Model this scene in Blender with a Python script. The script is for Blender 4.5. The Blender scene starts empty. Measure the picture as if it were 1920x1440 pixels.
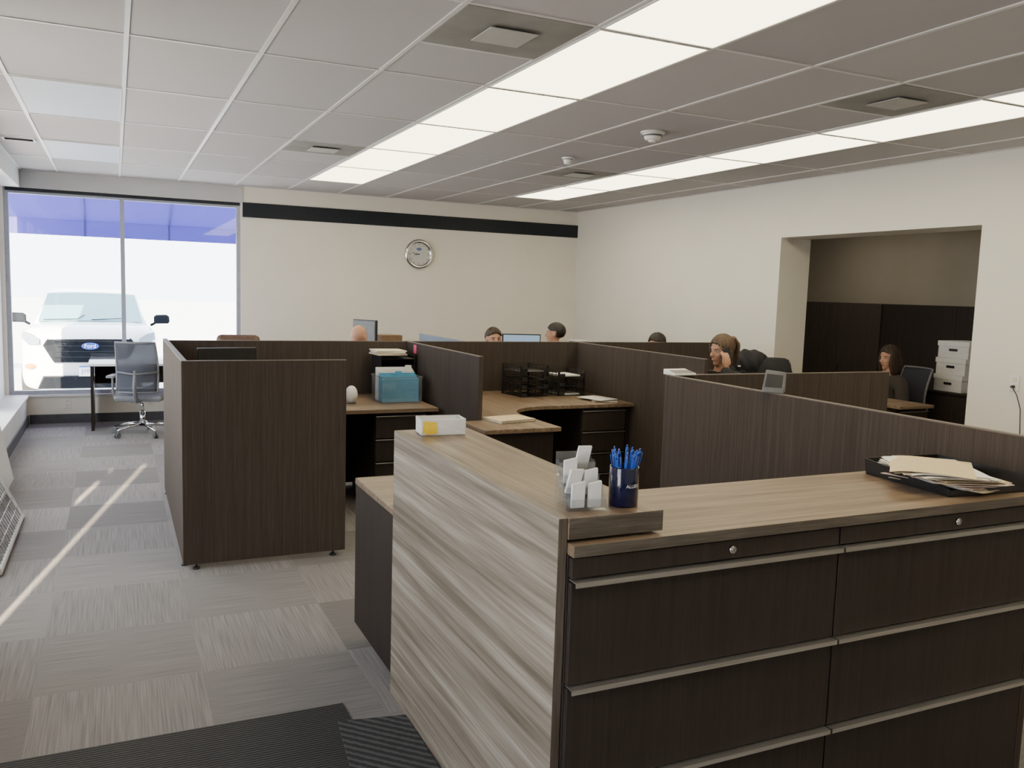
import bpy, bmesh, math, random
from mathutils import Vector, Matrix, Euler
random.seed(4)
S=bpy.context.scene
COL=S.collection
# ------------------------------------------------------------ materials
def _nt(name):
    m=bpy.data.materials.new(name); m.use_nodes=True
    nt=m.node_tree; nt.nodes.clear()
    return m,nt
def N(nt,t,**k):
    n=nt.nodes.new(t)
    for a,b in k.items(): setattr(n,a,b)
    return n
def out(nt,sh):
    o=N(nt,'ShaderNodeOutputMaterial'); nt.links.new(sh,o.inputs['Surface'])
def pbr(name,c,rough=.5,metal=0,c2=None,scale=(30,30,30),bump=0,emis=None,es=0,detail=4,spec=.5,lo=.35,hi=.65,coat=0):
    m,nt=_nt(name); p=N(nt,'ShaderNodeBsdfPrincipled')
    p.inputs['Roughness'].default_value=rough; p.inputs['Metallic'].default_value=metal
    p.inputs['Specular IOR Level'].default_value=spec
    p.inputs['Coat Weight'].default_value=coat
    if c2 is None: c2=tuple(x*.9 for x in c)
    tc=N(nt,'ShaderNodeTexCoord'); mp=N(nt,'ShaderNodeMapping'); mp.inputs['Scale'].default_value=scale
    nz=N(nt,'ShaderNodeTexNoise'); nz.inputs['Scale'].default_value=1; nz.inputs['Detail'].default_value=detail
    cr=N(nt,'ShaderNodeValToRGB'); cr.color_ramp.elements[0].position=lo; cr.color_ramp.elements[1].position=hi
    cr.color_ramp.elements[0].color=(*c,1); cr.color_ramp.elements[1].color=(*c2,1)
    L=nt.links.new
    L(tc.outputs['Object'],mp.inputs[0]); L(mp.outputs[0],nz.inputs['Vector']); L(nz.outputs['Fac'],cr.inputs[0]); L(cr.outputs[0],p.inputs['Base Color'])
    if bump:
        b=N(nt,'ShaderNodeBump'); b.inputs['Strength'].default_value=bump; b.inputs['Distance'].default_value=.004
        L(nz.outputs['Fac'],b.inputs['Height']); L(b.outputs[0],p.inputs['Normal'])
    if emis: p.inputs['Emission Color'].default_value=(*emis,1); p.inputs['Emission Strength'].default_value=es
    out(nt,p.outputs[0]); return m
def wood(name,cols,scale,fine,rough=.45,bump=.05,spec=.4,dist=0.6,mixf=.4,lo=.34,hi=.66,rot=(0,0,0),det=5):
    """two stretched noises -> multi stop ramp; grain runs along the axis with the small scale"""
    m,nt=_nt(name); p=N(nt,'ShaderNodeBsdfPrincipled'); L=nt.links.new
    p.inputs['Roughness'].default_value=rough; p.inputs['Specular IOR Level'].default_value=spec
    tc=N(nt,'ShaderNodeTexCoord')
    def nz(sc,det,di):
        mp=N(nt,'ShaderNodeMapping'); mp.inputs['Scale'].default_value=sc; mp.inputs['Rotation'].default_value=rot
        n=N(nt,'ShaderNodeTexNoise'); n.inputs['Scale'].default_value=1; n.inputs['Detail'].default_value=det; n.inputs['Distortion'].default_value=di
        n.inputs['Roughness'].default_value=.6
        L(tc.outputs['Object'],mp.inputs[0]); L(mp.outputs[0],n.inputs['Vector']); return n
    a=nz(scale,det,dist); b=nz(fine,3,0)
    mx=N(nt,'ShaderNodeMix'); mx.data_type='FLOAT'; mx.inputs[0].default_value=mixf
    L(a.outputs['Fac'],mx.inputs[2]); L(b.outputs['Fac'],mx.inputs[3])
    cr=N(nt,'ShaderNodeValToRGB'); el=cr.color_ramp.elements
    el[0].position=lo; el[0].color=(*cols[0],1); el[1].position=hi; el[1].color=(*cols[-1],1)
    for i,c in enumerate(cols[1:-1]):
        e=el.new(lo+(hi-lo)*(i+1)/(len(cols)-1)); e.color=(*c,1)
    L(mx.outputs[0],cr.inputs[0]); L(cr.outputs[0],p.inputs['Base Color'])
    if bump:
        bp=N(nt,'ShaderNodeBump'); bp.inputs['Strength'].default_value=bump; bp.inputs['Distance'].default_value=.002
        L(b.outputs['Fac'],bp.inputs['Height']); L(bp.outputs[0],p.inputs['Normal'])
    out(nt,p.outputs[0]); return m
def emit(name,c,s):
    m,nt=_nt(name); e=N(nt,'ShaderNodeEmission'); e.inputs[0].default_value=(*c,1); e.inputs[1].default_value=s
    out(nt,e.outputs[0]); return m
def glassy(name,tint=(1,1,1),gl=.08,rough=.05,body=0.0,bodyc=(.8,.85,.9)):
    m,nt=_nt(name); L=nt.links.new
    t=N(nt,'ShaderNodeBsdfTransparent'); t.inputs[0].default_value=(*tint,1)
    g=N(nt,'ShaderNodeBsdfGlossy'); g.inputs['Roughness'].default_value=rough
    d=N(nt,'ShaderNodeBsdfDiffuse'); d.inputs[0].default_value=(*bodyc,1)
    m1=N(nt,'ShaderNodeMixShader'); m1.inputs[0].default_value=gl; L(t.outputs[0],m1.inputs[1]); L(g.outputs[0],m1.inputs[2])
    m2=N(nt,'ShaderNodeMixShader'); m2.inputs[0].default_value=body; L(m1.outputs[0],m2.inputs[1]); L(d.outputs[0],m2.inputs[2])
    out(nt,m2.outputs[0]); return m
def translucent(name,c,f=.6):
    m,nt=_nt(name); L=nt.links.new
    t=N(nt,'ShaderNodeBsdfTranslucent'); t.inputs[0].default_value=(*c,1)
    d=N(nt,'ShaderNodeBsdfDiffuse')
    tc=N(nt,'ShaderNodeTexCoord'); nz=N(nt,'ShaderNodeTexNoise'); nz.inputs['Scale'].default_value=3
    cr=N(nt,'ShaderNodeValToRGB'); cr.color_ramp.elements[0].color=(*[x*.8 for x in c],1); cr.color_ramp.elements[1].color=(*c,1)
    L(tc.outputs['Object'],nz.inputs['Vector']); L(nz.outputs[0],cr.inputs[0]); L(cr.outputs[0],d.inputs[0])
    m1=N(nt,'ShaderNodeMixShader'); m1.inputs[0].default_value=f; L(d.outputs[0],m1.inputs[1]); L(t.outputs[0],m1.inputs[2])
    out(nt,m1.outputs[0]); return m
def carpet():
    m,nt=_nt('carpet_tiles'); L=nt.links.new
    p=N(nt,'ShaderNodeBsdfPrincipled'); p.inputs['Roughness'].default_value=.95; p.inputs['Specular IOR Level'].default_value=.1
    tc=N(nt,'ShaderNodeTexCoord')
    off=N(nt,'ShaderNodeVectorMath',operation='SUBTRACT'); off.inputs[1].default_value=(.30,4.19,-.3); L(tc.outputs['Object'],off.inputs[0])
    ck=N(nt,'ShaderNodeTexChecker'); ck.inputs['Scale'].default_value=1/.61; L(off.outputs[0],ck.inputs['Vector'])
    ck.inputs['Color1'].default_value=(0,0,0,1); ck.inputs['Color2'].default_value=(1,1,1,1)
    def nz(sc,det=3,ro=.5):
        mp=N(nt,'ShaderNodeMapping'); mp.inputs['Scale'].default_value=sc
        n=N(nt,'ShaderNodeTexNoise'); n.inputs['Scale'].default_value=1; n.inputs['Detail'].default_value=det; n.inputs['Roughness'].default_value=ro
        L(tc.outputs['Object'],mp.inputs[0]); L(mp.outputs[0],n.inputs['Vector']); return n
    a=nz((3,170,1),1); b=nz((170,3,1),1)
    mx=N(nt,'ShaderNodeMix'); mx.data_type='FLOAT'; L(ck.outputs['Fac'],mx.inputs[0]); L(a.outputs['Fac'],mx.inputs[2]); L(b.outputs['Fac'],mx.inputs[3])
    gr=nz((330,330,1),2,.7)
    mg=N(nt,'ShaderNodeMix'); mg.data_type='FLOAT'; mg.inputs[0].default_value=.6; L(mx.outputs[0],mg.inputs[2]); L(gr.outputs['Fac'],mg.inputs[3])
    sn=N(nt,'ShaderNodeVectorMath',operation='SNAP'); sn.inputs[1].default_value=(.61,.61,9); L(off.outputs[0],sn.inputs[0])
    wn=N(nt,'ShaderNodeTexWhiteNoise'); L(sn.outputs[0],wn.inputs['Vector'])
    cr=N(nt,'ShaderNodeValToRGB'); e=cr.color_ramp.elements
    e[0].position=.30; e[0].color=(.105,.098,.097,1); e[1].position=.70; e[1].color=(.315,.296,.290,1)
    q=e.new(.45); q.color=(.205,.192,.188,1)
    L(mg.outputs[0],cr.inputs[0])
    ad=N(nt,'ShaderNodeMath',operation='MULTIPLY_ADD'); ad.inputs[1].default_value=.34; ad.inputs[2].default_value=.76; L(wn.outputs['Value'],ad.inputs[0])
    a2=N(nt,'ShaderNodeMath',operation='MULTIPLY_ADD'); a2.inputs[1].default_value=.16; L(ck.outputs['Fac'],a2.inputs[0]); L(ad.outputs[0],a2.inputs[2])
    vm=N(nt,'ShaderNodeVectorMath',operation='SCALE'); L(cr.outputs[0],vm.inputs[0]); L(a2.outputs[0],vm.inputs['Scale'])
    L(vm.outputs[0],p.inputs['Base Color'])
    bp=N(nt,'ShaderNodeBump'); bp.inputs['Strength'].default_value=.3; bp.inputs['Distance'].default_value=.002
    L(mg.outputs[0],bp.inputs['Height']); L(bp.outputs[0],p.inputs['Normal'])
    out(nt,p.outputs[0]); return m
def ceil_tile():
    m,nt=_nt('ceiling_tile'); L=nt.links.new
    p=N(nt,'ShaderNodeBsdfPrincipled'); p.inputs['Roughness'].default_value=.9; p.inputs['Specular IOR Level'].default_value=.1
    tc=N(nt,'ShaderNodeTexCoord'); off=N(nt,'ShaderNodeVectorMath',operation='SUBTRACT'); off.inputs[1].default_value=(.07,3.292,-1); L(tc.outputs['Object'],off.inputs[0])
    sn=N(nt,'ShaderNodeVectorMath',operation='SNAP'); sn.inputs[1].default_value=(.6086,1.2192,20); L(off.outputs[0],sn.inputs[0])
    wn=N(nt,'ShaderNodeTexWhiteNoise'); L(sn.outputs[0],wn.inputs['Vector'])
    n=N(nt,'ShaderNodeTexNoise'); n.inputs['Scale'].default_value=160; n.inputs['Detail'].default_value=2; L(tc.outputs['Object'],n.inputs['Vector'])
    a=N(nt,'ShaderNodeMath',operation='MULTIPLY_ADD'); a.inputs[1].default_value=.06; a.inputs[2].default_value=.38; L(wn.outputs['Value'],a.inputs[0])
    b=N(nt,'ShaderNodeMath',operation='MULTIPLY_ADD'); b.inputs[1].default_value=.06; L(n.outputs['Fac'],b.inputs[0]); L(a.outputs[0],b.inputs[2])
    c=N(nt,'ShaderNodeCombineColor'); L(b.outputs[0],c.inputs[0])
    e=N(nt,'ShaderNodeMath',operation='MULTIPLY'); e.inputs[1].default_value=.965; L(b.outputs[0],e.inputs[0]); L(e.outputs[0],c.inputs[1])
    d=N(nt,'ShaderNodeMath',operation='MULTIPLY'); d.inputs[1].default_value=.98; L(b.outputs[0],d.inputs[0]); L(d.outputs[0],c.inputs[2])
    L(c.outputs[0],p.inputs['Base Color']); out(nt,p.outputs[0]); return m
def ribbed(name,c1,c2,axis,freq):
    m,nt=_nt(name); L=nt.links.new
    p=N(nt,'ShaderNodeBsdfPrincipled'); p.inputs['Roughness'].default_value=.9
    tc=N(nt,'ShaderNodeTexCoord'); w=N(nt,'ShaderNodeTexWave'); w.bands_direction=axis; w.inputs['Scale'].default_value=freq; w.inputs['Distortion'].default_value=1.2; w.inputs['Detail'].default_value=3; w.inputs['Detail Scale'].default_value=4
    L(tc.outputs['Object'],w.inputs['Vector'])
    cr=N(nt,'ShaderNodeValToRGB'); cr.color_ramp.elements[0].color=(*c1,1); cr.color_ramp.elements[1].color=(*c2,1); cr.color_ramp.elements[0].position=.3; cr.color_ramp.elements[1].position=.9
    L(w.outputs['Fac'],cr.inputs[0]); L(cr.outputs[0],p.inputs['Base Color'])
    b=N(nt,'ShaderNodeBump'); b.inputs['Strength'].default_value=.6; b.inputs['Distance'].default_value=.004; L(w.outputs['Fac'],b.inputs['Height']); L(b.outputs[0],p.inputs['Normal'])
    out(nt,p.outputs[0]); return m

MT={}
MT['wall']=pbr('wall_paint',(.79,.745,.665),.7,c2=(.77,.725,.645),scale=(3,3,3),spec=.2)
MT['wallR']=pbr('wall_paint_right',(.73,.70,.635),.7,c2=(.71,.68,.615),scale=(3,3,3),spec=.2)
MT['greywhite']=pbr('header_paint',(.50,.50,.50),.6,c2=(.48,.48,.48),scale=(3,3,3),spec=.2)
MT['white']=pbr('white_paint',(.70,.70,.70),.5,c2=(.66,.66,.66),scale=(6,6,6))
MT['tan']=pbr('tan_paint',(.38,.335,.265),.7,c2=(.36,.315,.245),scale=(3,3,3),spec=.2)
MT['navy_trim']=pbr('navy_black_trim',(.008,.012,.018),.5,c2=(.012,.016,.024),spec=.3)
MT['base']=pbr('grey_baseboard',(.07,.07,.08),.6,c2=(.055,.055,.065))
MT['frame']=pbr('window_frame_metal',(.36,.38,.44),.4,.3,c2=(.32,.34,.40))
MT['glass']=glassy('window_glass',(.97,.99,1),.03,.02)
MT['carpet']=carpet(); MT['ceil']=ceil_tile()
MT['grid']=pbr('ceiling_grid_paint',(.62,.615,.61),.4,c2=(.58,.575,.57))
MT['panel']=wood('dark_walnut_laminate',[(.054,.042,.035),(.070,.056,.047),(.090,.073,.062)],(90,90,1.6),(340,340,6),.75,.03,.04)
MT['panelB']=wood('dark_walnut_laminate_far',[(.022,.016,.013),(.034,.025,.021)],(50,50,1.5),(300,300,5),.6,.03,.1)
MT['drawer']=wood('espresso_laminate',[(.024,.0175,.0145),(.032,.024,.020),(.040,.031,.0265)],(60,60,1.5),(260,260,6),.5,.03,.3)
MT['edge']=wood('walnut_edge_band',[(.09,.07,.055),(.13,.10,.08)],(6,6,60),(20,20,200),.5,0)
WC=[(.085,.053,.032),(.160,.108,.068),(.225,.160,.107),(.30,.222,.155)]
MT['topX']=wood('oak_laminate_grain_x',WC,(1.1,26,26),(5,200,200),.38,.03,.45,.5)
MT['topY']=wood('oak_laminate_grain_y',WC,(26,1.1,26),(200,5,200),.38,.03,.45,.5)
MT['greyY']=wood('driftwood_laminate',[(.115,.090,.068),(.175,.144,.113),(.25,.215,.175),(.35,.31,.26),(.47,.43,.37)],(3,.7,19),(30,2.0,110),.55,.03,.2,.35,.32,.33,.68,rot=(math.radians(-3),0,0),det=3)
MT['greyZ']=wood('driftwood_edge',[(.060,.045,.034),(.11,.087,.067),(.175,.145,.118)],(30,30,1.5),(200,200,8),.5,.04)
MT['edgeX']=wood('grey_edge_grain',[(.060,.047,.036),(.10,.083,.067),(.165,.142,.118)],(3,30,45),(10,90,260),.5,.04)
MT['alu']=pbr('brushed_aluminium',(.60,.59,.57),.32,.9,c2=(.50,.49,.47),scale=(4,200,200))
MT['chrome']=pbr('chrome',(.75,.75,.76),.12,1,c2=(.7,.7,.7))
MT['black']=pbr('black_plastic',(.012,.012,.013),.4,c2=(.018,.018,.019))
MT['grey_plastic']=pbr('grey_plastic',(.13,.135,.14),.45,c2=(.10,.105,.11))
MT['white_plastic']=pbr('white_plastic',(.78,.78,.76),.35,c2=(.74,.74,.72))
MT['paper']=pbr('paper_white',(.76,.75,.73),.8,c2=(.70,.69,.67))
MT['manila']=pbr('paper_manila',(.66,.54,.34),.8,c2=(.62,.50,.31))
MT['cream']=pbr('paper_cream',(.70,.63,.49),.8,c2=(.66,.59,.45))
MT['tint']=pbr('paper_tinted',(.66,.50,.46),.8,c2=(.62,.46,.42))
MT['pink']=pbr('sticky_note_pink',(.80,.10,.20),.7); MT['yellow']=pbr('sticky_note_yellow',(.9,.62,.04),.7)
MT['navy']=pbr('navy_ceramic',(.004,.007,.040),.12,c2=(.003,.006,.034),coat=.5)
MT['penblue']=pbr('blue_pen_plastic',(.015,.09,.48),.25,c2=(.015,.07,.42))
MT['acrylic']=glassy('clear_acrylic',(.95,.96,.97),.07,.04,.03,(.9,.92,.95))
MT['teal']=pbr('teal_folder',(.10,.36,.55),.6,c2=(.08,.31,.48))
MT['card']=pbr('cardboard',(.24,.15,.09),.8,c2=(.20,.12,.07))
MT['mat1']=ribbed('charcoal_ribbed_mat',(.014,.014,.014),(.040,.040,.038),'Y',22)
MT['mat2']=ribbed('charcoal_grooved_tile',(.020,.021,.023),(.075,.078,.080),'DIAGONAL',14)
MT['light']=emit('lit_diffuser_lens',(1,.88,.60),7.0)
MT['annex_fill']=emit('annex_fill_lens',(1,.92,.78),4.2)
MT['lensoff']=pbr('unlit_diffuser_lens',(.50,.55,.64),.5,c2=(.47,.52,.61),scale=(40,40,40),spec=.2)
MT['diff']=pbr('grey_vent_paint',(.26,.255,.245),.6,c2=(.21,.205,.195),scale=(5,5,5))
MT['diffplate']=pbr('vent_plate_paint',(.44,.435,.42),.5,c2=(.41,.405,.39))
MT['skin']=pbr('skin_light',(.52,.29,.20),.5,c2=(.46,.25,.17),scale=(20,20,20),spec=.3)
MT['eyew']=pbr('eye_white',(.5,.48,.46),.2); MT['iris']=pbr('iris_dark',(.03,.02,.015),.2); MT['lip']=pbr('lips',(.42,.17,.14),.4)
def hairm(n,c): return pbr(n,c,.55,c2=tuple(x*.35 for x in c),scale=(160,160,12),bump=.8)
MT['hair_dark']=hairm('hair_dark_brown',(.022,.015,.011)); MT['hair_brown']=hairm('hair_brown',(.060,.032,.018)); MT['hair_blond']=hairm('hair_light_brown',(.15,.092,.050))
MT['cloth_black']=pbr('black_fabric',(.010,.010,.013),.85,c2=(.016,.016,.020),scale=(80,80,80),bump=.2)
MT['cloth_grey']=pbr('brown_grey_knit',(.040,.031,.028),.9,c2=(.06,.048,.042),scale=(120,120,120),bump=.4)
MT['cloth_blue']=pbr('blue_shirt_cloth',(.07,.11,.2),.85,c2=(.09,.13,.24),scale=(80,80,80))
MT['denim']=pbr('denim',(.03,.04,.07),.9,c2=(.04,.055,.09),scale=(90,90,90))
MT['leather']=pbr('brown_leather',(.11,.06,.035),.45,c2=(.08,.042,.025))
MT['mesh_grey']=glassy('grey_chair_mesh',(1,1,1),.0,.5,.80,(.085,.09,.11))
MT['seat_grey']=pbr('grey_seat_fabric',(.20,.205,.225),.85,c2=(.15,.155,.17),scale=(90,90,90))
MT['frame_grey']=pbr('light_grey_frame_plastic',(.16,.165,.18),.4)
MT['screen']=emit('monitor_screen_glow',(.55,.75,.95),.7)
MT['bluefab']=pbr('blue_grey_panel_fabric',(.16,.20,.26),.8,c2=(.13,.17,.22))
MT['awning']=translucent('blue_awning_canvas',(.19,.18,.52),.6)
MT['awnrib']=pbr('awning_seam',(.04,.045,.20),.7)
MT['pave']=pbr('sunlit_pavement',(.78,.78,.78),.9,c2=(.70,.70,.70),scale=(2,2,2))
MT['carpaint']=pbr('white_car_paint',(.70,.76,.81),.25,c2=(.68,.74,.79),coat=.4)
MT['carglass']=pbr('car_windshield',(.13,.27,.32),.08,c2=(.11,.24,.29),coat=.3)
MT['tyre']=pbr('tyre_rubber',(.02,.02,.02),.8)
MT['lamp']=pbr('headlamp_lens',(.22,.27,.34),.1,c2=(.15,.19,.25)); MT['amber']=pbr('amber_lens',(.8,.25,.03),.2)
MT['carblack']=pbr('car_black_trim',(.006,.008,.012),.6,spec=.05)
MT['cargrey']=pbr('car_grey_bar',(.015,.018,.026),.5,spec=.1)
MT['plateblue']=pbr('plate_blue',(.03,.10,.40),.5); MT['oval']=pbr('oval_blue',(.02,.07,.35),.3)
MT['facew']=pbr('clock_face_white',(.58,.58,.56),.5)

# ------------------------------------------------------------ mesh builder
class B:
    def __init__(s,off=(0,0,0)): s.bm=bmesh.new(); s.o=Vector(off); s.mi=0; s.sm=False
    def _f(s,vs):
        f=s.bm.faces.new(vs); f.material_index=s.mi; f.smooth=s.sm; return f
    def v(s,p): return s.bm.verts.new(Vector(p)-s.o)
    def box(s,x0,x1,y0,y1,z0,z1):
        p=[s.v((x,y,z)) for z in (z0,z1) for y in (y0,y1) for x in (x0,x1)]
        for q in ((0,2,3,1),(4,5,7,6),(0,1,5,4),(2,6,7,3),(0,4,6,2),(1,3,7,5)): s._f([p[i] for i in q])
        return s
    def hexa(s,p):  # 8 points bottom4 (ccw) top4
        v=[s.v(a) for a in p]
        for q in ((3,2,1,0),(4,5,6,7),(0,1,5,4),(1,2,6,5),(2,3,7,6),(3,0,4,7)): s._f([v[i] for i in q])
        return s
    def rbox(s,c,size,M):
        c=Vector(c); hx,hy,hz=[a/2 for a in size]
        pts=[c+M@Vector(q) for q in ((-hx,-hy,-hz),(hx,-hy,-hz),(hx,hy,-hz),(-hx,hy,-hz),(-hx,-hy,hz),(hx,-hy,hz),(hx,hy,hz),(-hx,hy,hz))]
        return s.hexa(pts)
    def prism(s,poly,z0,z1):
        a=[s.v((x,y,z0)) for x,y in poly]; b=[s.v((x,y,z1)) for x,y in poly]; n=len(poly)
        s._f(a[::-1]); s._f(b)
        for i in range(n): s._f([a[i],a[(i+1)%n],b[(i+1)%n],b[i]])
        return s
    def loft(s,rings,cap=True,close=True):
        R=[[s.v(p) for p in r] for r in rings]; n=len(R[0])
        for i in range(len(R)-1):
            for j in range(n if close else n-1):
                k=(j+1)%n; s._f([R[i][j],R[i][k],R[i+1][k],R[i+1][j]])
        if cap and close: s._f(R[0][::-1]); s._f(R[-1])
        return s
    def cyl(s,p0,p1,r0,r1=None,n=20,cap=True):
        if r1 is None: r1=r0
        p0=Vector(p0); p1=Vector(p1); d=(p1-p0).normalized()
        u=d.orthogonal().normalized(); w=d.cross(u)
        rg=lambda c,r:[c+(u*math.cos(t)+w*math.sin(t))*r for t in [2*math.pi*i/n for i in range(n)]]
        sm=s.sm; s.sm=True; s.loft([rg(p0,r0),rg(p1,r1)],False); s.sm=sm
        if cap:
            for c,r,fl in ((p0,r0,1),(p1,r1,0)):
                vs=[s.v(q) for q in rg(c,r)]
                s._f(vs[::-1] if fl else vs)
        return s
    def tube(s,pts,r,n=8):
        pts=[Vector(p) for p in pts]; rings=[]; u=None
        for i,p in enumerate(pts):
            d=(pts[min(i+1,len(pts)-1)]-pts[max(i-1,0)]).normalized()
            if u is None: u=d.orthogonal().normalized()
            u=(u-d*u.dot(d)).normalized(); w=d.cross(u)
            rr=r[i] if isinstance(r,(list,tuple)) else r
            rings.append([p+(u*math.cos(2*math.pi*k/n)+w*math.sin(2*math.pi*k/n))*rr for k in range(n)])
        sm=s.sm; s.sm=True; s.loft(rings); s.sm=sm; return s
    def ball(s,c,sc,M=None,nu=20,nv=14,fn=None):
        c=Vector(c); 
        if not hasattr(sc,'__len__'): sc=(sc,)*3
        rings=[]
        for i in range(1,nv):
            th=math.pi*i/nv; rings.append([Vector((math.sin(th)*math.cos(2*math.pi*j/nu)*sc[0],math.sin(th)*math.sin(2*math.pi*j/nu)*sc[1],math.cos(th)*sc[2])) for j in range(nu)])
        top=Vector((0,0,sc[2])); bot=Vector((0,0,-sc[2]))
        T=lambda p:(c+((M@(fn(p) if fn else p)) if M else (fn(p) if fn else p)))
        R=[[s.v(T(p)) for p in r] for r in rings]; a=s.v(T(top)); b=s.v(T(bot)); sm=s.sm; s.sm=True
        for i in range(len(R)-1):
            for j in range(nu): k=(j+1)%nu; s._f([R[i][j],R[i+1][j],R[i+1][k],R[i][k]])
        for j in range(nu): k=(j+1)%nu; s._f([a,R[0][j],R[0][k]]); s._f([b,R[-1][k],R[-1][j]])
        s.sm=sm; return s
    def torus(s,c,R,r,M=None,n=40,m=10):
        c=Vector(c); M=M or Matrix.Identity(3); rings=[]
        for i in range(n):
            t=2*math.pi*i/n; rings.append([c+M@Vector(((R+r*math.cos(k))*math.cos(t),(R+r*math.cos(k))*math.sin(t),r*math.sin(k))) for k in [2*math.pi*j/m for j in range(m)]])
        rings.append(rings[0]); sm=s.sm; s.sm=True; s.loft(rings,False); s.sm=sm; return s
    def mesh(s,name,weld=True):
        if weld: bmesh.ops.remove_doubles(s.bm,verts=s.bm.verts,dist=1e-6)
        bmesh.ops.recalc_face_normals(s.bm,faces=s.bm.faces)
        me=bpy.data.meshes.new(name); s.bm.to_mesh(me); s.bm.free(); return me
def addobj(name,me,mats,parent=None,loc=(0,0,0),rot=0,bevel=0,seg=2):
    o=bpy.data.objects.new(name,me); COL.objects.link(o)
    if mats is not None and not me.materials:
        for m in (mats if isinstance(mats,(list,tuple)) else [mats]): me.materials.append(MT[m] if isinstance(m,str) else m)
    o.location=loc
    o.rotation_euler=rot if isinstance(rot,(tuple,Euler)) else (0,0,rot)
    if parent: o.parent=parent
    if bevel:
        b=o.modifiers.new('Bevel','BEVEL'); b.width=bevel; b.segments=seg; b.limit_method='ANGLE'; b.angle_limit=.7
    return o
def tag(o,label,cat,group=None):
    o['label']=label; o['category']=cat
    if group: o['group']=group
    return o
def struct(name,b,mats,bevel=0):
    o=addobj(name,b.mesh(name),mats,bevel=bevel); o['kind']='structure'; return o
def root(name,loc,rot,label,cat,group=None):
    e=bpy.data.objects.new(name,None); COL.objects.link(e); e.empty_display_size=.1
    e.location=loc; e.rotation_euler=(0,0,rot) if not isinstance(rot,tuple) else rot
    return tag(e,label,cat,group)
def part(r,name,b,mats,bevel=0,loc=(0,0,0),rot=0,label=None):
    o=addobj(name,b.mesh(name) if isinstance(b,B) else b,mats,r,loc,rot,bevel)
    if label: o['label']=label
    return o
def single(name,b,mats,loc,label,cat,bevel=0,rot=0,group=None):
    return tag(addobj(name,b.mesh(name),mats,None,loc,rot,bevel),label,cat,group)
def copy_thing(r,loc=None,rot=None,label=None,group=None):
    n=r.copy(); COL.objects.link(n)
    if loc is not None: n.location=loc
    if rot is not None: n.rotation_euler=(0,0,rot) if not isinstance(rot,tuple) else rot
    if label: n['label']=label
    if group: n['group']=group
    def rec(a,b):
        for c in list(a.children):
            if c==n: continue
            d=c.copy(); COL.objects.link(d); d.parent=b; rec(c,d)
    rec(r,n); return n
def textmesh(t,size,extrude=.0005,align='CENTER'):
    cu=bpy.data.curves.new('txt','FONT'); cu.body=t; cu.size=size; cu.extrude=extrude; cu.align_x=align; cu.align_y='CENTER'
    ob=bpy.data.objects.new('txt',cu); COL.objects.link(ob)
    bpy.context.view_layer.update()
    me=bpy.data.meshes.new_from_object(ob.evaluated_get(bpy.context.evaluated_depsgraph_get()))
    bpy.data.objects.remove(ob); me.materials.clear(); return me
RX=(math.pi/2,0,0)  # text facing -Y

# ------------------------------------------------------------ room shell
H=2.743; YB=10.6; XR=5.89
b=B(); b.box(-1.6,8.6,-2.7,YB+.25,-.12,0); struct('floor',b,'carpet')
b=B(); b.box(-.9,XR,-2.6,YB,H,H+.1); struct('ceiling',b,'ceil')
b=B(); b.box(-1.4,-.9,-2.6,YB,2.55,H+.1); struct('trim_1',b,'white')   # dropped soffit along the window wall
WX0,WX1,WZ0,WZ1=-1.06,1.36,.32,2.55
b=B(); b.box(-1.35,WX0,YB,YB+.25,-.25,H+.1); b.box(WX0,WX1,YB,YB+.25,-.25,WZ0); b.box(WX0,WX1,YB,YB+.25,WZ1,H+.1); b.box(WX1,XR+.38,YB,YB+.25,-.25,H+.1)
struct('wall_back',b,'wall')
b=B(); b.box(-1.35,XR+.38,-2.7,-2.6,-.1,H+.1); struct('wall_front',b,'wall')
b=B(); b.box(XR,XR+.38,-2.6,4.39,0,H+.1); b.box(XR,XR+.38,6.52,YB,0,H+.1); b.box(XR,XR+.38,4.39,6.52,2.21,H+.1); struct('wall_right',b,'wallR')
# left wall with deep window openings
b=B(); x0,x1=-1.35,-1.10; zt=2.37; zs=.32
ops=[(.30,2.8),(4.4,5.6),(6.3,7.5),(8.1,9.3)]
b.box(x0,x1,-2.6,YB,-.25,zs); b.box(x0,x1,-2.6,YB,zt,H+.1)
ys=[-2.6]+[v for o in ops for v in o]+[YB]
for i in range(0,len(ys),2): b.box(x0,x1,ys[i],ys[i+1],zs,zt)
b.box(x1-.03,x1,1.66,2.48,zs,zt); b.box(x1-.03,x1,2.48,2.8,zs,1.25); b.box(x1-.03,x1,2.48,2.8,1.50,1.58); b.box(x1-.03,x1,2.48,2.8,1.64,zt)  # added thin blockers, out of view, that narrow the sun into floor streaks
struct('wall_left',b,'white')
b=B(); b.box(-1.099,-.89,-2.6,YB-.001,0,.30); b.box(-1.099,-.87,-2.6,YB-.001,.30,.325); struct('trim_2',b,'white')   # low window bench
b=B(); b.box(-.889,-.876,-2.6,YB-.02,0,.10); struct('baseboard_left',b,'base')
b=B(); b.box(-.87,XR-.02,YB-.014,YB,0,.10); struct('baseboard_back',b,'base')
b=B(); b.box(XR-.014,XR,-2.6,4.39,0,.10); b.box(XR-.014,XR,6.52,YB-.02,0,.10); struct('baseboard_right',b,'base')
b=B(); b.box(WX1+.02,XR-.001,YB-.022,YB-.001,2.385,2.555); struct('trim_3',b,'navy_trim',.003)
b=B(); f=.045; y0,y1=YB+.03,YB+.09
b.box(WX0,WX1,y0,y1,WZ0,WZ0+f); b.box(WX0,WX1,y0,y1,WZ1-.06,WZ1); b.box(WX0,WX0+f,y0,y1,WZ0+f,WZ1-.06); b.box(WX1-f,WX1,y0,y1,WZ0+f,WZ1-.06); b.box(.065,.11,y0,y1,WZ0+f,WZ1-.06)
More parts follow.
